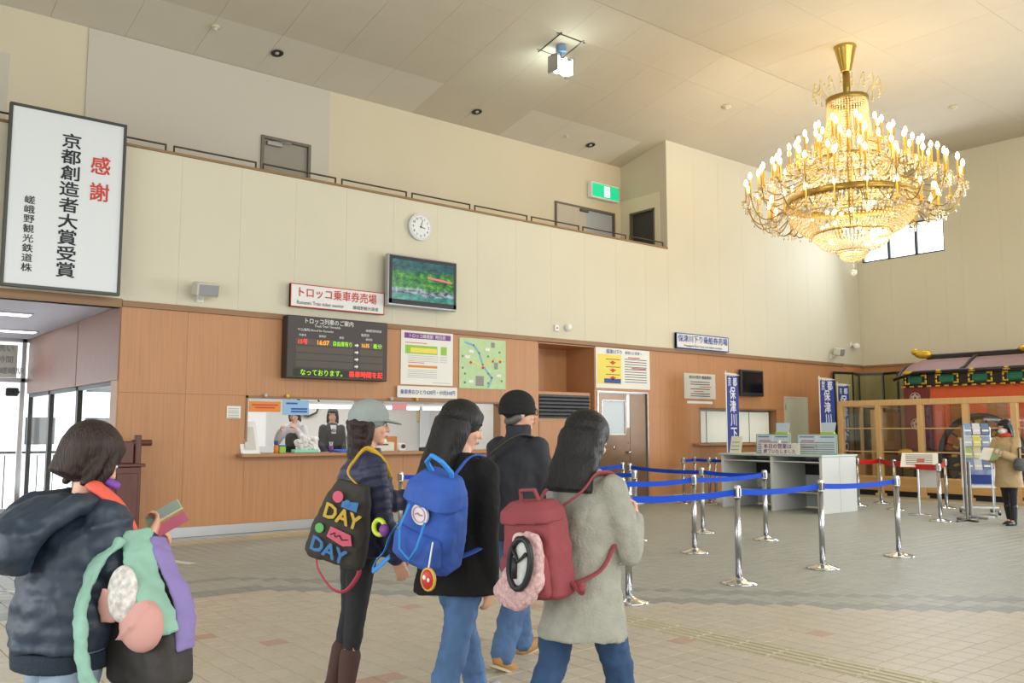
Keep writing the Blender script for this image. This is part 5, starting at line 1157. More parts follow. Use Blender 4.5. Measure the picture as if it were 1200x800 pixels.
# ============================================================ PEOPLE
DG = None
def remesh(name, mb, m, parent, vox, sm=4, disp=0, dsc=.12, deform=None, dec=0):
    me = bpy.data.meshes.new('tmp'); me.from_pydata(mb.v, [], mb.f)
    o = bpy.data.objects.new('tmp', me); TMP.objects.link(o)
    r = o.modifiers.new('r', 'REMESH'); r.mode = 'VOXEL'; r.voxel_size = vox; r.use_smooth_shade = True
    s = o.modifiers.new('s', 'SMOOTH'); s.factor = .5; s.iterations = sm
    if disp:
        tx = bpy.data.textures.new('folds', 'CLOUDS'); tx.noise_scale = dsc; tx.noise_depth = 2
        d = o.modifiers.new('d', 'DISPLACE'); d.texture = tx; d.strength = disp; d.mid_level = .5; d.texture_coords = 'LOCAL'
    dg = TVL_DG(); ev = o.evaluated_get(dg); me2 = bpy.data.meshes.new_from_object(ev); me2.name = name
    bpy.data.objects.remove(o); bpy.data.meshes.remove(me)
    me2.materials.clear(); me2.materials.append(m)
    if deform:
        for v in me2.vertices: v.co = deform(v.co)
    o = bpy.data.objects.new(name, me2); COL.objects.link(o); o.parent = parent
    return o
TMP = COL
def TVL_DG(): return bpy.context.evaluated_depsgraph_get()

def fabric(name, col, rough=.85, bump=.25, bs=220, var=.06, vs=12, stretch=None): return mat(name, col, rough, bump=bump, bscale=bs, var=var, vscale=vs, stretch=stretch)
M_skin = mat('skin', 'D6A488', .5, var=.04, vscale=14); M_hairb = mat('black_hair', '161413', .5, bump=1, bscale=70, stretch=(2.5, 2.5, .1), var=.35, vscale=60, spec=.35)
M_hairbr = mat('brown_hair', '30211B', .5, bump=1, bscale=70, stretch=(2.5, 2.5, .15), var=.35, vscale=60, spec=.35)
M_eye = mat('eye_white', 'E8E4DE', .3); M_pupil = mat('dark_pupil', '1C1410', .2); M_lip = mat('lip', 'B0605A', .5)
V = Vector
class Person:
    def __init__(s, label, loc, face, h, legL=(0, 0), legR=(0, 0), armL=None, armR=None, lean=0, headyaw=0, headpitch=0, bulk=1):
        # face: bearing in degrees, 0 = straight away from the camera, 90 = to the right
        a = R(face); fx = fw2*math.cos(a)+rt2*math.sin(a); s.rz = math.atan2(-fx.x, fx.y)
        s.k = k = h/1.6; s.loc = loc; s.t = thing('person', label, 'person', (loc[0], loc[1], 0), s.rz); s.b = bulk
        th, sh, an = .385*k, .385*k, .075*k
        def leg(sx, sw, kn):
            d1 = V((0, math.sin(R(sw)), -math.cos(R(sw)))); d2 = V((0, math.sin(R(sw-kn)), -math.cos(R(sw-kn))))
            hip = V((sx*.082*k, 0, 0)); knee = hip+d1*th; ank = knee+d2*sh; return hip, knee, ank, d2
        L, Rr = leg(-1, *legL), leg(1, *legR); hz = an-min(L[2].z, Rr[2].z)
        up = V((0, 0, hz)); s.L = [p+up for p in L[:3]]; s.R = [p+up for p in Rr[:3]]; s.Ld, s.Rd = L[3], Rr[3]; s.hz = hz
        ln = math.tan(R(lean)); s.sp = lambda z: V((0, (z-0)*ln*k, hz+z*k))
        s.shL = s.sp(.408)+V((-.15*k, 0, 0)); s.shR = s.sp(.408)+V((.15*k, 0, 0))
        def arm(sh_, sx, ar):
            u, f = ar or ((.12, 0, -1), (.05, .15, -1)); u = V((sx*u[0], u[1], u[2])).normalized(); f = V((sx*f[0], f[1], f[2])).normalized()
            e = sh_+u*.27*k; w_ = e+f*.235*k; return e, w_, f
        s.eL, s.wL, s.fL = arm(s.shL, -1, armL); s.eR, s.wR, s.fR = arm(s.shR, 1, armR)
        s.hc = s.sp(.625)+V((0, .01*k, 0)); s.HM = Matrix.Translation(s.hc) @ Matrix.Rotation(R(-headyaw), 4, 'Z') @ Matrix.Rotation(R(-headpitch), 4, 'X') @ Matrix.Scale(k, 4)
    def hand(s, mb, w_, f, sx, curl=25, palm=None):
        k = s.k; f = f.normalized(); n = V(palm) if palm else V((-sx, 0, 0)); n = (n-f*n.dot(f)).normalized(); side = n.cross(f)*sx
        if side.dot(V((0, 1, 0))) < 0 and abs(side.y) > .3: side = -side
        for q in (-1, 0, 1): mb.chain([w_, w_+f*.03*k+side*.014*q*k, w_+f*.085*k+side*.022*q*k], [.022*k, .018*k, .013*k], 8)
        for q, (ln_, r_) in enumerate(((.066, .0088), (.074, .009), (.068, .0088), (.054, .008))):
            b = w_+f*.088*k+side*(.03-.02*q)*k; pts = [b]; d = f.copy()
            for j, fr in enumerate((.42, .32, .26)):
                d = (Matrix.Rotation(R(curl*(1.0 if j else .6)), 3, side) @ d) if (Matrix.Rotation(R(5), 3, side) @ f).dot(n) > 0 else (Matrix.Rotation(-R(curl*(1.0 if j else .6)), 3, side) @ d)
                pts.append(pts[-1]+d*ln_*fr*k)
            mb.chain(pts, [r_*k, r_*k, r_*.95*k, r_*.8*k], 8)
        b = w_+f*.025*k+side*.024*k; mb.chain([b, b+(f*.55+side*.7+n*.25).normalized()*.038*k, b+(f*.75+side*.45+n*.5).normalized()*.068*k], [.012*k, .0105*k, .0085*k], 8)
    def body(s, curlL=28, curlR=28, palmL=None, palmR=None):
        k = s.k; b = s.b; mb = MB(); sp = s.sp
        def ring(z, rx, ry, y=0): c = sp(z); return (c.x, c.y+y*k, c.z, rx*k, ry*k)
        mb.loft([ring(-.06, .1, .07), ring(0, .15, .1), ring(.06, .15, .1), ring(.16, .12, .085), ring(.28, .135, .095), ring(.38, .15, .09), ring(.43, .13, .07), ring(.46, .06, .05)], 20)
        mb.chain([sp(.42), sp(.56)+V((0, .005, 0))], [.055*k, .047*k])
        for hip, kn, an in (s.L, s.R): mb.chain([hip, kn, an], [.08*k, .052*k, .036*k])
        for an, d in ((s.L[2], s.Ld), (s.R[2], s.Rd)): f = V((0, -d.z, d.y)).normalized(); mb.chain([an+d*.015*k, an+d*.04*k+f*.09*k], [.033*k, .02*k])
        for sh_, e, w_ in ((s.shL, s.eL, s.wL), (s.shR, s.eR, s.wR)): mb.chain([sh_, e, w_], [.048*k, .036*k, .025*k])
        s.hand(mb, s.wL, s.fL, -1, curlL, palmL); s.hand(mb, s.wR, s.fR, 1, curlR, palmR)
        mb.M = s.HM
        mb.sph((0, -.01, .035), (.074, .094, .083), 20); mb.sph((0, .02, -.03), (.06, .066, .08), 18); mb.sph((0, .055, -.09), (.03, .026, .022), 10); mb.sph((0, .06, .035), (.055, .03, .03), 12)
        mb.chain([(0, .083, .008), (0, .098, -.02), (0, .1, -.03)], [.008, .0105, .0125], 8); mb.sph((0, .083, -.056), (.022, .009, .006), 8); mb.sph((0, .083, -.066), (.019, .009, .006), 8)
        for sx in (-1, 1): mb.sph((sx*.075, -.008, -.012), (.009, .02, .03), 8); mb.sph((sx*.038, .062, -.03), (.02, .016, .018), 8)
        mb.M = Matrix.Identity(4)
        o = remesh('body', mb, M_skin, s.t, .0065, 2)
        for nm, m, f in (('eye', M_eye, lambda sx: ((sx*.03, .078, .004), (.012, .007, .007))), ('pupil', M_pupil, lambda sx: ((sx*.03, .084, .004), (.005, .004, .006)))):
            for sx in (-1, 1): mb = MB(); mb.M = s.HM; c, r_ = f(sx); mb.sph(c, r_, 8); mb.build(nm, m, s.t, True)
        for sx in (-1, 1): mb = MB(); mb.M = s.HM; mb.tube([(sx*.017, .087, .026), (sx*.03, .085, .03), (sx*.045, .074, .025)], .0035, 6); mb.build('eyebrow', M_hairb, s.t, True)
        mb = MB(); mb.M = s.HM; mb.sph((0, .09, -.061), (.02, .005, .007), 8); mb.build('lips', M_lip, s.t, True)
        return o
    def trousers(s, m, r=(.1, .068, .055), shoe=None, shoename='shoe', boot=0, boot_m=None, sole=None, disp=.012):
        k = s.k; mb = MB(); sp = s.sp
        c0 = sp(-.05); mb.loft([(0, 0, s.hz-.08*k, .1*k, .08*k), (0, 0, s.hz, .17*k, .12*k), (0, 0, s.hz+.1*k, .15*k, .11*k)], 18)
        for (hip, kn, an), d in ((s.L, s.Ld), (s.R, s.Rd)):
            end = an-d*(.0 if not boot else boot)*k
            mb.chain([hip, hip.lerp(kn, .5), kn, kn.lerp(end, .5), end], [r[0]*k, (r[0]+r[1])*.52*k, r[1]*k, (r[1]+r[2])*.52*k, r[2]*k], 14)
        remesh('trousers', mb, m, s.t, .011, 3, disp*k, .06)
        for (hip, kn, an), d in ((s.L, s.Ld), (s.R, s.Rd)):
            f = V((0, -d.z, d.y)).normalized(); mb = MB(); hl = an+d*.045*k
            if boot: mb.chain([an-d*boot*k, an, an+d*.02*k], [.058*k, .045*k, .044*k], 14)
            mb.chain([an+d*.005*k, hl-f*.02*k], [.04*k, .036*k], 10); mb.chain([hl, hl+f*.08*k+d*.008*k, hl+f*.15*k+d*.012*k], [.036*k, .038*k, .03*k], 12)
            sh_ = remesh(shoename, mb, shoe, s.t, .009, 2)
            mb = MB(); u = f; w_ = V((1, 0, 0)); c = hl+d*.03*k+f*.065*k; mb.skin([mb.ring(c, u, w_, .13*k, .043*k, 18, .8), mb.ring(c+d*.014*k, u, w_, .128*k, .042*k, 18, .8)]); mb.build('sole', sole or M_black, sh_)
    def coat(s, name, m, hem, hw, hd, sleeve=(.075, .06, .048), body=((.0, .185, .15), (.14, .165, .13), (.28, .18, .135), (.38, .185, .12)), collar=.07, disp=.02, quilt=0, vox=.0105, ring_y=0, cuff=.0, neck_h=.50, dsc=.1):
        k = s.k; b = s.b; sp = s.sp; mb = MB(); secs = [(0, sp(hem).y+ring_y, s.hz+hem*k, hw*k, hd*k)]
        zs = [(z, rx, ry) for z, rx, ry in body if z > hem+.03]
        for z, rx, ry in zs: c = sp(z); secs.append((c.x, c.y, c.z, rx*k*b, ry*k*b))
        c = sp(.435); secs.append((c.x, c.y, c.z, .15*k*b, .09*k)); c = sp(.475); secs.append((c.x, c.y, c.z, .085*k, .075*k)); c = sp(neck_h); secs.append((c.x, c.y+.0, c.z, collar*k, collar*k))
        if quilt:      # quilted rolls
            out = []
            for a, c in zip(secs, secs[1:]):
                n = max(2, int((c[2]-a[2])/(quilt/4)))
                for i in range(n): t = i/n; out.append(tuple(a[j]+(c[j]-a[j])*t for j in range(5)))
            out.append(secs[-1]); secs = [(x, y, z, rx+.009*abs(math.sin(z/quilt*PI)), ry+.009*abs(math.sin(z/quilt*PI))) for x, y, z, rx, ry in out]
        mb.loft(secs, 26)
        for sh_, e, w_, f in ((s.shL, s.eL, s.wL, s.fL), (s.shR, s.eR, s.wR, s.fR)):
            we = w_-f*cuff*k; pts = [sh_, sh_.lerp(e, .5), e, e.lerp(we, .5), we]; rs = [sleeve[0]*k, (sleeve[0]+sleeve[1])*.52*k, sleeve[1]*k, (sleeve[1]+sleeve[2])*.52*k, sleeve[2]*k]
            if quilt:
                P2 = []; R2 = []
                for a, c, ra, rc in zip(pts, pts[1:], rs, rs[1:]):
                    n = max(2, int((c-a).length/(quilt/3)))
                    for i in range(n): t = i/n; P2.append(a.lerp(c, t)); R2.append(ra+(rc-ra)*t+(.006 if len(P2) % 3 == 1 else -.004))
                P2.append(pts[-1]); R2.append(rs[-1]); mb.tube(P2, R2, 14); mb.chain(pts, [r_*.93 for r_ in rs], 12)
            else: mb.chain(pts, rs, 14)
            mb.tube([we-f*.01, we+f*.012*k], rs[-1]*1.02, 14)
        return remesh(name, mb, m, s.t, vox, 2 if quilt else 3, disp*k, dsc)
    def hair(s, m, length=.1, width=.09, back=.07, wave=0, fringe=True, taper=.7, name='hair', vol=1.0, yo=0):
        mb = MB(); mb.M = s.HM
        mb.sph((0, -.02, .042), (.088*vol, .098*vol, .086*vol), 22)
        if fringe: mb.sph((0, .05, .062), (.062, .045, .042), 14)
        z0 = .03; n = 8; secs = []
        for i in range(n+1):
            t = i/n; z = z0-(length+z0)*t; w_ = width*(1-(1-taper)*t)+wave*math.sin(t*14)*.012; d = back*(1-.35*t)
            secs.append((0, -.045-.02*t+yo*t, z, w_, d))
        mb.loft(secs[::-1], 20)
        for sx in (-1, 1): mb.chain([(sx*.072, .0, .03), (sx*.08, -.005, -.04), (sx*.082, -.02, -min(length, .13))], [.022, .024, .018], 10)
        return remesh(name, mb, m, s.t, .0085, 3, .006*s.k if wave < 1 else .03*s.k, .05)
def P2W(p, local):   # world point of a person-local point
    return Matrix.Translation((p.loc[0], p.loc[1], 0)) @ Matrix.Rotation(p.rz, 4, 'Z') @ V(local)
def held(p, name, label, cat, local):
    w_ = P2W(p, local); t = thing(name, label, cat, tuple(w_), p.rz); ORG[t.name] = tuple(local); return t   # parts written in the person's frame

# ---- man in a black beanie
M_jk = fabric('navy_black_jacket', '26282F', .8); M_beanie = fabric('black_knit', '131315', .9, .5, 120)
M_jean = fabric('blue_denim', '48648A', .85, var=.2, vs=5); M_jeanl = fabric('pale_blue_denim', '4C6C96', .85, var=.2, vs=5); M_jeand = fabric('dark_blue_denim', '284468', .85, var=.18, vs=5)
TT = 0
p = Person('man in a black beanie and dark jacket walking away with a shoulder bag', (3.66, 4.46), 38, 1.70, (14, 4), (-12, 12), ((.15, .05, -1), (.0, .35, -1)), ((.12, .1, -1), (.0, .5, -.9)), 2, 35, 0, 1.08)
p.body(); p.trousers(M_jean, (.1, .075, .068), fabric('tan_suede', 'A87A42', .8), sole=mat('pale_sole', 'B8A88A', .7), disp=.03)
p.coat('jacket', M_jk, -.12, .2, .16, (.072, .068, .052), collar=.08, disp=.03, neck_h=.555)
mb = MB(); mb.M = p.HM; mb.sph((0, -.015, .045), (.098, .112, .095), 24); mb.loft([(0, -.015, -.005, .094, .108), (0, -.015, .06, .098, .11)], 24); mb.loft([(0, -.015, -.012, .1, .114), (0, -.015, .03, .102, .116)], 24); remesh('beanie', mb, M_beanie, p.t, .006, 3)
mb = MB(); mb.M = p.HM; mb.chain([(-.07, -.03, -.03), (-.05, -.06, -.05), (.05, -.06, -.05), (.07, -.03, -.03)], .025, 10); remesh('hair', mb, mat('greying_hair', '5A5654', .5), p.t, .008, 2)
mb = MB(); mb.M = p.HM
for sx in (-1, 1): mb.tube([(sx*.03+.024*math.cos(a*PI/6), .098, .002+.018*math.sin(a*PI/6)) for a in range(12)], .0025, 5, closed=True); mb.tube([(sx*.055, .096, .006), (sx*.078, .06, .004), (sx*.082, -.01, .0)], .0025, 5)
mb.build('glasses', M_black, p.t, True)
k = p.k; t = held(p, 'shoulder_bag', 'taupe shoulder bag with a dark strap on the beanie man', 'bag', (-.17*k, -.2*k, p.hz+.1*k))
mb = MB(); mb.M = Matrix.Translation((-.17*k, -.2*k, p.hz+.15*k)) @ Matrix.Rotation(R(12), 4, 'Y'); mb.loft([(0, 0, -.13, .06, .12), (0, 0, -.08, .075, .15), (0, 0, .08, .06, .14), (0, 0, .13, .035, .12)], 20, .6); remesh('pouch', mb, fabric('taupe_leather', '5E564E', .6, .1), t, .01, 2).location = -V(ORG[t.name])
mb = MB(); sp = p.sp; mb.tube([(-.17*k, -.2*k, p.hz+.26*k), (-.12*k, -.18*k, p.hz+.32*k), (.0*k, -.165*k, p.hz+.42*k), (.09*k, -.09*k, p.hz+.49*k), (.1*k, .05*k, p.hz+.47*k)], .02, 8, flat=(.35, 1)); mb.build('strap', fabric('dark_strap', '3A322C', .6, .1), t, True)

# ---- woman in the grey coat with the red backpack
M_gc = fabric('grey_wool', '9A9A8E', .95, .6, 90, .1, 20)
p = Person('long haired woman in a grey wool coat and blue jeans with red backpack', (2.71, 2.85), 42, 1.545, (-20, 14), (20, 4), ((.1, .3, -.9), (-.5, .7, .5)), ((.2, .15, -.95), (-.4, .75, .45)), 3, 5, 14)
p.body(); p.trousers(M_jeand, (.088, .066, .052), fabric('grey_shoes', '6A6A70', .7), disp=.028)
p.coat('wool_coat', M_gc, -.22, .21, .185, (.068, .06, .046), ((-.12, .19, .165), (.0, .175, .15), (.14, .16, .13), (.28, .165, .13), (.38, .17, .115)), disp=.035, dsc=.13)
p.hair(M_hairb, .25, .105, .095, taper=1.3, vol=1.14, wave=.5, yo=-.02)
k = p.k; t = held(p, 'backpack', 'dusty red square backpack on the grey coat woman', 'backpack', (0, -.24*k, p.hz+.0))
cx = -.06*k; TM = Matrix.Translation((cx, -.245*k, p.hz+.16*k)) @ Matrix.Rotation(R(-4), 4, 'Y') @ Matrix.Rotation(R(7), 4, 'X')
M_rb = fabric('red_canvas', '8C4046', .8, .2)
def part(nm, m, fn, vox=.008, sm=3, disp=0, TM_=None):
    mb = MB(); mb.M = TM_ or TM; fn(mb); o = remesh(nm, mb, m, t, vox, sm, disp, .06); o.location = -V(ORG[t.name]); return o
part('pack_body', M_rb, lambda m: m.loft([(0, 0, -.19, .12, .065), (0, 0, -.17, .14, .085), (0, 0, .0, .14, .085), (0, .01, .14, .135, .075), (0, .02, .19, .11, .05)], 24, .45), disp=.014)
part('front_pocket', M_rb, lambda m: m.loft([(0, -.085, -.17, .11, .02), (0, -.09, -.15, .12, .032), (0, -.09, -.02, .12, .03), (0, -.085, 0, .11, .02)], 20, .5), disp=.008)
part('lid', M_rb, lambda m: m.loft([(0, -.0, .12, .142, .088), (0, .0, .17, .138, .08), (0, .01, .205, .1, .05)], 20, .5))
part('handle', M_rb, lambda m: m.tube([(-.05, .0, .19), (-.04, -.01, .25), (.04, -.01, .25), (.05, .0, .19)], .01, 8), .005, 1)
mb = MB(); mb.M = TM; mb.cyl((.0, -.103, .055), .038, .012, 24, axis='y'); lg = mb.build('round_patch', mat('patch_white', 'D8C8C4', .6), t)
mb = MB(); mb.M = TM; mb.tube([(.024*math.cos(a*PI/8), -.106, .055+.024*math.sin(a*PI/8)) for a in range(16)], .0022, 5, closed=True); mb.sph((-.004, -.106, .05), (.012, .003, .012), 8); mb.box(.002, .014, -.108, -.104, .05, .07); mb.build('patch_emblem', mat('emblem_red', 'B03038', .6), lg)
mb = MB(); b_ = .155*k; z1 = p.hz+.475*k
for sx in (-1, 1): mb.tube([(cx+sx*.06, -.19*k, p.hz+.33*k), (sx*.1*k, -.135*k, p.hz+.41*k), (sx*.115*k, -.05*k, p.hz+.482*k), (sx*.12*k, .08*k, p.hz+.46*k), (sx*.12*k, .135*k, p.hz+.34*k), (sx*.15*k, .1*k, p.hz+.26*k)], .016, 10, flat=(.35, 1)); mb.tube([(sx*.15*k, .1*k, p.hz+.26*k), (sx*.17*k, .0*k, p.hz+.18*k), (sx*.165*k, -.1*k, p.hz+.08*k), (cx+sx*.13, -.2*k, p.hz+.02)], .011, 10, flat=(.4, 1))
mb.build('shoulder_straps', M_rb, t, True)
mb = MB(); mb.chain([(cx+.15, -.2*k, p.hz+.03), (cx+.19, -.19*k, p.hz+.0), (cx+.2, -.2*k, p.hz+.03)], .014, 8); mb.build('strap_tab', M_rb, t, True)
t2 = held(p, 'hanging_pouch', 'pink dotted hat and mesh pouch hanging from the red backpack', 'pouch', (-.0*k, -.38*k, p.hz+.02))
TM = Matrix.Translation((-.04*k, -.375*k, p.hz+.13)) @ Matrix.Rotation(R(10), 4, 'Y'); t = t2
part('dotted_hat', mat('dotted_pink', 'C8A4A4', .85, var=.3, vscale=60, bump=.4, bscale=80), lambda m: m.loft([(-.02, 0, -.2, .06, .03), (-.01, 0, -.15, .11, .045), (.03, 0, -.06, .1, .045), (.04, 0, .06, .07, .03), (.04, 0, .12, .03, .02)], 20, .9), disp=.02)
mb = MB(); mb.M = TM; mb.tube([(.04+.055*math.cos(a*PI/8), -.05, .0+.1*math.sin(a*PI/8)) for a in range(16)], .013, 8, closed=True); mb.build('black_rim', M_black, t, True)
mb = MB(); mb.M = TM; mb.sph((.04, -.045, .0), (.045, .012, .09), 14); mb.build('white_mesh', mat('mesh_white', 'C4C6C4', .6, var=.2, vscale=30), t, True)
mb = MB(); mb.M = TM; mb.tube([(.0, -.062, .06), (.04, -.064, .01), (.075, -.062, .05)], .008, 6); mb.tube([(.02, -.062, .02), (.03, -.062, -.06)], .012, 6); mb.build('black_bands', M_black, t, True)

# ---- woman in the black coat, very long hair, blue backpack
M_bc = fabric('black_wool', '131315', .95, .4, 90)
p = Person('woman with very long black hair in a black coat and light jeans', (2.64, 3.68), 34, 1.63, (24, 4), (-17, 8), ((.1, .3, -.9), (.0, .9, .1)), ((.1, -.1, -1), (.02, .05, -1)), 3, 38, 12)
p.body(); p.trousers(M_jeanl, (.09, .068, .058), fabric('pale_shoes', 'A8A4AC', .7), disp=.028)
p.coat('black_coat', M_bc, -.16, .225, .2, (.072, .062, .05), ((-.06, .2, .18), (.03, .185, .155), (.14, .17, .135), (.28, .175, .135), (.38, .175, .12)), disp=.03, cuff=.0, dsc=.13)
p.hair(M_hairb, .48, .112, .1, taper=1.3, vol=1.14, yo=-.07, wave=.4)
k = p.k; t = held(p, 'backpack', 'bright blue round backpack with a white patch on the black coat', 'backpack', (0, -.28*k, p.hz-.1))
TM = Matrix.Translation((.07*k, -.26*k, p.hz+.19*k)) @ Matrix.Rotation(R(16), 4, 'Y') @ Matrix.Rotation(R(10), 4, 'X') @ Matrix.Scale(1.06, 4)
M_bb = fabric('blue_canvas', '335AB0', .75, .2, var=.1); M_bbl = fabric('light_blue_strap', '2E8AD8', .6, .1)
part('pack_body', M_bb, lambda m: m.loft([(0, 0, -.2, .12, .07), (0, 0, -.17, .145, .095), (0, 0, -.02, .145, .1), (0, .01, .14, .125, .08), (0, .02, .2, .1, .055)], 24, .6), disp=.016)
part('front_pocket', M_bb, lambda m: m.loft([(0, -.09, -.17, .11, .03), (0, -.1, -.14, .13, .045), (0, -.1, -.05, .125, .04), (0, -.09, -.02, .11, .02)], 20, .6), disp=.008)
part('lid', M_bb, lambda m: m.loft([(0, -.02, .1, .14, .1), (0, -.01, .17, .135, .09), (0, .02, .225, .09, .05)], 20, .6), disp=.008)
part('handle', M_bbl, lambda m: m.tube([(-.05, .02, .2), (-.06, -.03, .27), (-.02, -.05, .315), (.03, -.04, .3), (.06, .0, .25), (.05, .02, .2)], .012, 8), .006, 1)
mb = MB(); mb.M = TM; mb.cyl((.0, -.112, .065), .046, .012, 28, axis='y'); lg = mb.build('round_patch', mat('patch_pale', 'DCDDE4', .6), t); mb = MB(); mb.M = TM; mb.tube([(.034*math.cos(a*PI/8), -.114, .065+.034*math.sin(a*PI/8)) for a in range(16)], .0018, 5, closed=True); mb.tube([(-.02, -.115, .062), (-.008, -.115, .07), (.006, -.115, .064), (.02, -.115, .068)], .003, 5); mb.build('patch_emblem', mat('emblem_pink', 'C8707A', .6), lg)
mb = MB()
for sx in (-1, 1): mb.tube([(sx*.06, -.22*k, p.hz+.3*k), (sx*.1*k, -.14*k, p.hz+.41*k), (sx*.115*k, -.04*k, p.hz+.485*k), (sx*.12*k, .08*k, p.hz+.46*k), (sx*.12*k, .135*k, p.hz+.34*k), (sx*.17*k, .08*k, p.hz+.16*k), (sx*.175*k, -.05*k, p.hz+.06*k), (sx*.1-.02, -.24*k, p.hz-.0)], .018, 10, flat=(.3, 1))
mb.build('shoulder_straps', M_bb, t, True)
mb = MB(); mb.M = TM; mb.tube([(-.05, -.125, .1), (-.06, -.16, .0), (-.04, -.17, -.09), (.02, -.17, -.12), (.05, -.165, -.06), (.05, -.13, .05)], .006, 6); mb.build('cord', M_bbl, t, True)
mb = MB(); mb.M = TM; mb.tube([(-.13, -.04, .0), (-.19, -.06, -.1), (-.22, -.06, -.2), (-.25, -.08, -.26), (-.22, -.12, -.28), (-.15, -.1, -.19)], .014, 8, flat=(.3, 1)); mb.build('loose_strap', M_bbl, t, True)
t = held(p, 'key_charm', 'round red and yellow charm hanging under the blue backpack', 'charm', (.16, -.4*k, p.hz-.12)); o = V((.16, -.41*k, p.hz-.04)); mb = MB(); mb.sph(o, (.038, .018, .048), 14); mb.build('red_disc', mat('charm_red', 'C03028', .4), t, True); mb = MB(); mb.tube([o+V((.036*math.cos(a*PI/8), 0, .046*math.sin(a*PI/8))) for a in range(16)], .008, 6, closed=True); mb.build('yellow_rim', mat('charm_yellow', 'D8B040', .4), t, True); mb = MB(); mb.tube([o+V((0, 0, .045)), o+V((0, .03, .16))], .004, 5); mb.sph(o+V((-.01, -.018, .01)), (.01, .004, .012), 6); mb.sph(o+V((.014, -.018, .0)), (.008, .004, .01), 6); mb.build('white_marks', M_white, t)
t = held(p, 'yellow_clip_ring', 'yellow green ring toy clipped left of the blue backpack', 'ring', (-.2, -.3*k, p.hz+.1)); o = V((-.21, -.33*k, p.hz+.16)); mb = MB(); mb.tube([o+V((.035*math.cos(a*PI/8), 0, .035*math.sin(a*PI/8))) for a in range(16)], .012, 8, closed=True); mb.build('ring', mat('lime_yellow', 'C8D83A', .4), t, True); mb = MB(); mb.sph(o+V((.04, -.01, -.01)), (.028, .02, .03), 10); mb.build('purple_bead', M_purple, t, True)

# ---- woman in the grey cap with the printed tote
M_dn = fabric('navy_down', '2A2E4C', .55, .15, 60); 
p = Person('woman in a light grey cap and navy quilted jacket looking right', (2.5, 4.4), 66, 1.59, (-2, 12), (-5, 2), ((.1, .5, -.8), (.0, 1, .1)), ((.16, .12, -1), (.05, .4, -1)), 4, 12, 0)
p.body(palmL=(0, 0, 1)); p.trousers(fabric('black_tights', '1E1F22', .8), (.088, .058, .044), fabric('brown_suede', '4A302A', .8), 'boot', .17)
p.coat('quilted_jacket', M_dn, -.08, .19, .165, (.08, .068, .052), ((.0, .185, .165), (.14, .18, .155), (.28, .19, .155), (.38, .185, .13)), quilt=.052, disp=.008, vox=.009)
p.hair(M_hairbr, .19, .088, .085, wave=1, fringe=False, taper=1.1, vol=.98)
M_cap = fabric('grey_cap', '8F9896', .9, .4, 100)
mb = MB(); mb.M = p.HM @ Matrix.Translation((0, 0, .025)); mb.sph((0, -.012, .03), (.1, .114, .095), 24); mb.loft([(0, -.012, -.005, .099, .113), (0, -.012, .03, .1, .115)], 24); mb.slab([(-.075, .06, -.002), (.075, .06, -.002), (.065, .14, -.014), (.03, .172, -.024), (-.03, .172, -.024), (-.065, .14, -.014)], (0, 0, .012)); mb.sph((0, -.012, .126), .008, 8); remesh('cap', mb, M_cap, p.t, .006, 3)
k = p.k; t = held(p, 'tote_bag', 'dark tote bag with colourful DAY lettering and a yellow strap', 'bag', (.18*k, -.2*k, p.hz-.2))
TM = Matrix.Translation((.2*k, -.21*k, p.hz+.03)) @ Matrix.Rotation(R(-64), 4, 'Z') @ Matrix.Rotation(R(16), 4, 'Y')
TM = Matrix.Translation((.215*k, -.14*k, p.hz+.13)) @ Matrix.Rotation(R(50), 4, 'Z') @ Matrix.Rotation(R(14), 4, 'Y')
part('bag_body', fabric('dark_olive_cloth', '38342E', .8, .2), lambda m: m.loft([(0, 0, -.23, .15, .02), (0, 0, -.2, .175, .05), (-.0, 0, -.05, .16, .06), (.0, 0, .12, .12, .05), (.01, 0, .2, .09, .03)], 22, .6), disp=.014)
def onbag(nm, m, fn): mb = MB(); mb.M = TM; fn(mb); return mb.build(nm, m, t)
yy = -.072
onbag('yellow_lettering', mat('bag_yellow', 'BE9C28', .6), lambda m: m.text('DAY', .105, (.02, yy, .03), (1, 0, -.1), (.05, 0, 1), bold=.035, sx=1.0))
onbag('blue_lettering', mat('bag_blue', '2E6CA6', .6), lambda m: m.text('DAY', .1, (-.01, yy, -.155), (1, 0, -.15), (.05, 0, 1), bold=.035, sx=1.05))
onbag('pink_dot', mat('bag_pink', 'C25066', .6), lambda m: m.cyl((-.03, yy-.001, .12), .03, .004, 18, axis='y'))
onbag('pink_label', mat('bag_pink', ''), lambda m: m.slab([(-.03, yy, -.035), (.09, yy, -.05), (.11, yy, -.1), (.06, yy, -.115), (-.04, yy, -.09)], (0, .003, 0)))
onbag('green_dot', mat('bag_green', '58A050', .6), lambda m: m.cyl((-.09, yy-.001, -.06), .025, .004, 16, axis='y'))
onbag('blue_bow', mat('bag_blue', ''), lambda m: (m.slab([(0, yy, .075), (.09, yy, .07), (.09, yy, .12), (0, yy, .105)], (0, .003, 0)), m.sph((.03, yy, .1), (.02, .004, .02), 8)))
onbag('script_mark', M_ink, lambda m: m.tube([(-.02, yy-.004, -.075), (.0, yy-.004, -.06), (.01, yy-.004, -.08), (.03, yy-.004, -.065), (.05, yy-.004, -.085), (.08, yy-.004, -.075)], .003, 5))
mb = MB(); mb.tube([TM @ V((.06, -.0, .18)), V((.25*k, -.13*k, p.hz+.37*k)), V((.225*k, -.09*k, p.hz+.44*k)), V((.17*k, -.01*k, p.hz+.5*k)), V((.19*k, .07*k, p.hz+.44*k)), V((.18*k, .12*k, p.hz+.34*k))], .015, 8, flat=(.3, 1)); mb.build('yellow_strap', mat('strap_yellow', 'D0A818', .6), t, True)
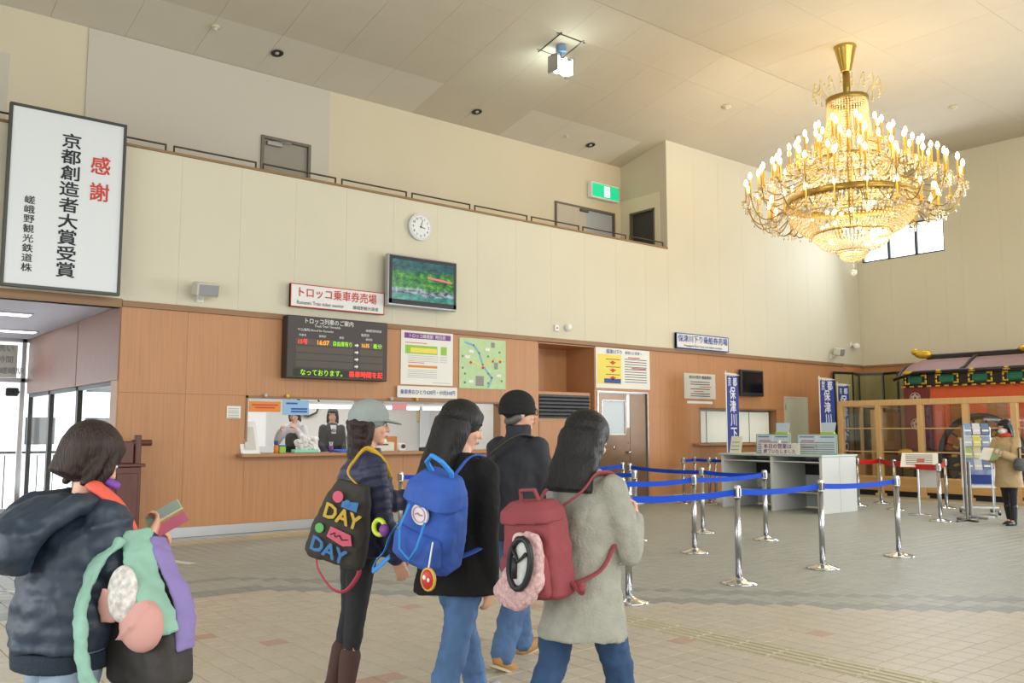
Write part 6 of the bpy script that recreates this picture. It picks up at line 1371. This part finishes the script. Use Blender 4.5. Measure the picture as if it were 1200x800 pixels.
t = held(p, 'red_strap', 'pinkish red strap dangling below the dark tote bag', 'strap', (.2, -.2*k, p.hz-.35)); mb = MB(); a = TM @ V((-.1, 0, -.2)); b = TM @ V((.14, 0, -.2)); mb.tube([a, a+V((0, -.0, -.08)), a.lerp(b, .35)+V((0, 0, -.16)), a.lerp(b, .7)+V((0, 0, -.15)), b+V((0, 0, -.05)), b], .012, 8, flat=(.4, 1)); mb.build('webbing', mat('webbing_red', 'B03850', .6), t, True)

# ---- woman at the left edge with a hooded jacket and a phone
M_pj = fabric('dark_teal_down', '273443', .5, .15, 60, .1, 10)
p = Person('short haired woman in a dark hooded jacket holding a phone, nearest at left', (.76, 3.23), 34, 1.45, (6, 4), (-8, 6), ((.1, .35, -.85), (-.35, .8, .45)), ((.08, .18, -1), (-.22, .55, .62)), 6, 8, 26, 1.0)
p.body(48, 48, palmR=(-.7, 0, .7)); p.trousers(fabric('faded_denim', '8496A8', .85, var=.1), (.105, .08, .065), fabric('grey_shoes', ''))
p.coat('hooded_jacket', M_pj, -.03, .19, .165, (.09, .08, .05), ((-.0, .2, .175), (.05, .21, .18), (.14, .2, .175), (.28, .19, .165), (.38, .18, .14)), quilt=.07, disp=.03, collar=.08, dsc=.08)
k = p.k; mb = MB(); mb.loft([(-.02, -.19*k, p.hz+.24*k, .09*k, .05*k), (-.02, -.23*k, p.hz+.3*k, .15*k, .085*k), (-.01, -.19*k, p.hz+.39*k, .17*k, .11*k), (0, -.08*k, p.hz+.46*k, .14*k, .11*k), (0, -.03*k, p.hz+.5*k, .1*k, .08*k)], 22); mb.chain([(-.1*k, .05*k, p.hz+.48*k), (-.14*k, -.06*k, p.hz+.47*k), (-.12*k, -.19*k, p.hz+.39*k), (.1*k, -.19*k, p.hz+.39*k), (.14*k, -.06*k, p.hz+.47*k), (.1*k, .05*k, p.hz+.48*k)], .04*k); remesh('hood', mb, M_pj, p.t, .009, 3, .02, .06)
mb = MB(); mb.loft([(0, 0, p.hz-.1*k, .185*k, .165*k), (0, 0, p.hz-.03*k, .19*k, .17*k)], 26); remesh('waistband', mb, fabric('ribbed_navy', '1C2836', .9, .5, 90), p.t, .01, 2)
p.hair(M_hairbr, .1, .094, .09, taper=.6, vol=1.14)
mb = MB(); mb.M = p.HM
for sx in (-1, 1): mb.chain([(sx*.07, .03, .04), (sx*.082, .035, -.03), (sx*.074, .03, -.085)], [.022, .026, .016], 10)
remesh('side_hair', mb, M_hairbr, p.t, .008, 2)
t = held(p, 'smartphone', 'smartphone in a pale green case with a pink cover flap', 'phone', tuple(p.wR+p.fR*.1)); c = p.wR+p.fR*.105*k+V((-.01, .02, .02)); TM = Matrix.Translation(c) @ Matrix.Rotation(R(-35), 4, 'Z') @ Matrix.Rotation(R(30), 4, 'X') @ Matrix.Rotation(R(30), 4, 'Y') @ Matrix.Scale(.85, 4)
mb = MB(); mb.M = TM; mb.box(-.038, .038, -.075, .075, -.006, .004, .003); mb.build('case', mat('case_green', 'B4B88E', .5), t); mb = MB(); mb.M = TM; mb.box(-.034, .034, -.07, .07, .004, .006); mb.build('screen', mat('phone_screen', '98A8A0', .2), t); mb = MB(); mb.M = TM @ Matrix.Translation((.042, 0, -.012)) @ Matrix.Rotation(R(35), 4, 'Y'); mb.box(0, .045, -.075, .075, -.003, .001, .001); mb.build('cover_flap', mat('flap_pink', 'B05870', .6), t)
mb = MB(); mb.tube([V((.04*k, .06*k, p.hz+.53*k)), V((.1*k, .03*k, p.hz+.53*k)), V((.165*k, .08*k, p.hz+.46*k)), V((.185*k, .13*k, p.hz+.36*k)), V((.17*k, .18*k, p.hz+.24*k)), V((.12*k, .2*k, p.hz+.16*k))], .03, 12, flat=(.45, 1)); mb.build('coral_scarf', mat('coral_cloth', 'E0604E', .8), p.t, True)
mb = MB(); mb.chain([V((.06*k, .08*k, p.hz+.55*k)), V((.115*k, .1*k, p.hz+.53*k))], .015, 8); mb.build('purple_scarf', mat('purple_cloth', '7848A0', .8), p.t, True)
t = held(p, 'carried_bag', 'dark shoulder bag with mint cloth and a pink cap, at the left woman', 'bag', (.3*k, .1*k, p.hz-.3*k))
TM = Matrix.Translation((.26*k, .14*k, p.hz+.13*k)) @ Matrix.Rotation(R(10), 4, 'Z')
part('bag_body', fabric('black_brown_bag', '2E2A28', .6, .1), lambda m: m.loft([(0.02, 0, -.27, .1, .05), (0.03, 0, -.24, .15, .08), (0.02, 0, -.1, .15, .08), (0, 0, .02, .12, .07), (-.02, 0, .1, .08, .04)], 20, .7), disp=.01)
M_mint = mat('mint_cloth', '86AE9C', .85, var=.1, vscale=8)
def cloth(m, pts, w_): m.tube(pts, w_, 14, flat=(.33, 1))
part('mint_sleeve', M_mint, lambda m: cloth(m, [(-.04, -.08, .2), (-.07, -.15, .1), (-.08, -.18, -.04), (-.05, -.18, -.18), (-.0, -.17, -.28)], .045), .007, 2, .025)
part('mint_drape', M_mint, lambda m: cloth(m, [(-.03, -.02, .22), (.03, -.06, .14), (.09, -.08, .06), (.14, -.08, -.02), (.15, -.07, -.08)], .05), .007, 2, .025)
part('lilac_cloth', mat('lilac_cloth', '8476AC', .85), lambda m: cloth(m, [(.02, .02, .2), (.09, .0, .12), (.16, .0, .0), (.18, 0, -.14)], .035), .007, 2, .02)
part('pink_cap', mat('cap_pink', 'C4928A', .8), lambda m: (m.sph((.09, -.1, -.05), (.085, .04, .085), 20), m.slab([(.0, -.125, -.05), (.03, -.14, .05), (-.03, -.15, .06), (-.06, -.14, .0), (-.05, -.13, -.05)], (0, .012, 0)), m.tube([(.01, -.12, -.1), (.09, -.147, -.05), (.14, -.12, .02)], .006, 8)), .007, 2, .004)
part('printed_panel', mat('printed_white', 'C8C4BE', .8, var=.35, vscale=50), lambda m: m.sph((.03, -.12, .04), (.06, .03, .09), 16), .007, 2, .004)

# ---- masked woman with brochures at the right edge
p = Person('woman in a beige coat with face mask and orange scarf reading a leaflet', (14.82, 6.05), -118, 1.62, (4, 2), (-6, 4), ((.12, .25, -.95), (-.2, .9, .35)), ((.12, .2, -.95), (-.25, .95, .1)), 2, 8, 10)
p.body(40, 40); p.trousers(fabric('black_tights', ''), (.085, .058, .045), fabric('black_leather', '18181A', .4, .1), 'boot', .2)
M_be = fabric('beige_coat', 'B49C74', .85); p.coat('beige_coat', M_be, -.28, .21, .18, (.08, .068, .055), ((-.1, .19, .165), (.0, .185, .155), (.14, .175, .14), (.28, .185, .14), (.38, .185, .125)), disp=.02)
p.hair(M_hairb, .2, .1, .085, taper=.95, vol=1.08)
mb = MB(); mb.M = p.HM; mb.sph((0, .062, -.045), (.058, .048, .046), 16); mb.build('face_mask', mat('mask_white', 'DCDCE0', .7), p.t, True)
mb = MB(); [mb.chain([V((.07*math.cos(a*PI/8), .07*math.sin(a*PI/8)+.02, p.hz+.51*p.k+.012*math.sin(a*3))) for a in range(17)], .032, 8)]; remesh('orange_scarf', mb, fabric('orange_scarf', 'C8481E', .9), p.t, .01, 2, .03, .05)
k = p.k; t = held(p, 'handbag', 'grey tweed handbag hanging from the arm of the masked woman', 'handbag', (-.3*k, .05, p.hz+.0)); mb = MB(); mb.loft([(-.27*k, .02, p.hz-.02, .08, .16), (-.27*k, .02, p.hz+.06, .1, .19), (-.27*k, .02, p.hz+.17, .06, .16)], 20, .7); remesh('pouch', mb, fabric('grey_tweed', '5C5E5E', .9, .5, 60), t, .01, 2, .01, .05).location = -V(ORG[t.name]); mb = MB(); mb.tube([(-.27*k, -.1, p.hz+.15), (-.26*k, -.04, p.hz+.33), (-.25*k, .1, p.hz+.32), (-.27*k, .14, p.hz+.15)], .012, 8); mb.build('handle', M_black, t, True)
t = held(p, 'open_leaflet', 'green and white leaflet held open by the masked woman', 'leaflet', tuple((p.wL+p.wR)/2+V((0, .12, 0)))); c = (p.wL+p.wR)/2+V((0, .12, .03)); mb = MB(); mb.M = Matrix.Translation(c) @ Matrix.Rotation(R(35), 4, 'X'); mb.slab([(-.15, 0, -.1), (0, -.03, -.1), (0, -.03, .12), (-.15, 0, .12)], (0, -.003, 0)); mb.build('left_page', mat('leaflet_green', '8AAE84', .6), t); mb = MB(); mb.M = Matrix.Translation(c) @ Matrix.Rotation(R(35), 4, 'X'); mb.slab([(0, -.03, -.1), (.15, 0, -.1), (.15, 0, .12), (0, -.03, .12)], (0, -.003, 0)); mb.build('right_page', M_paper, t)

# ---- two clerks in the ticket office (they stand facing the hall)
M_blouse = fabric('white_blouse', 'CFCBCF', .8); M_vest = fabric('dark_vest', '22262E', .8); M_suit = fabric('charcoal_suit', '1E2229', .8)
p = Person('clerk in a dark vest and white blouse bowing her head in the window', (6.33, 13.2), 185, 1.6, (0, 0), (0, 0), ((.25, .55, -.7), (-.35, .6, .75)), ((.25, .55, -.7), (-.4, .6, .7)), 7, 0, 20)
p.body(50, 50); p.trousers(M_vest, (.09, .07, .055), fabric('black_leather', '')); p.coat('blouse', M_blouse, -.04, .165, .13, (.066, .058, .045), ((.0, .16, .125), (.14, .145, .115), (.28, .16, .125), (.38, .17, .115)), disp=.02)
k = p.k; mb = MB(); c1, c2, c3, c4 = p.sp(-.06), p.sp(.14), p.sp(.3), p.sp(.44); mb.loft([(c.x, c.y, c.z, rx*k, ry*k) for c, rx, ry in ((c1, .175, .145), (c2, .155, .127), (c3, .155, .135), (c4, .1, .095))], 22); remesh('vest', mb, M_vest, p.t, .01, 2)
p.t.location.z = .22
p.hair(M_hairb, .11, .092, .08, vol=1.06)
p = Person('smiling clerk in a charcoal suit standing in the ticket window', (7.12, 13.5), 155, 1.60, (0, 0), (0, 0), ((.1, .15, -1), (-.1, .7, -.5)), ((.1, .15, -1), (-.1, .7, -.5)), 2, 20, 4)
p.body(); p.trousers(M_suit, (.09, .07, .055), fabric('black_leather', '')); p.coat('suit_jacket', M_suit, -.1, .175, .14, (.072, .062, .05), disp=.015)
k = p.k; mb = MB(); mb.slab([(-.035*k, .125*k, p.hz+.33*k), (.035*k, .125*k, p.hz+.33*k), (.05*k, .08*k, p.hz+.47*k), (-.05*k, .08*k, p.hz+.47*k)], (0, .02, 0)); mb.build('blouse_collar', M_blouse, p.t); mb = MB(); mb.sph((0, .15*k, p.hz+.38*k), (.035, .015, .03), 8); mb.build('neck_bow', M_grey, p.t, True)
p.hair(M_hairb, .12, .09, .08, vol=1.05)
p.t.location.z = .22
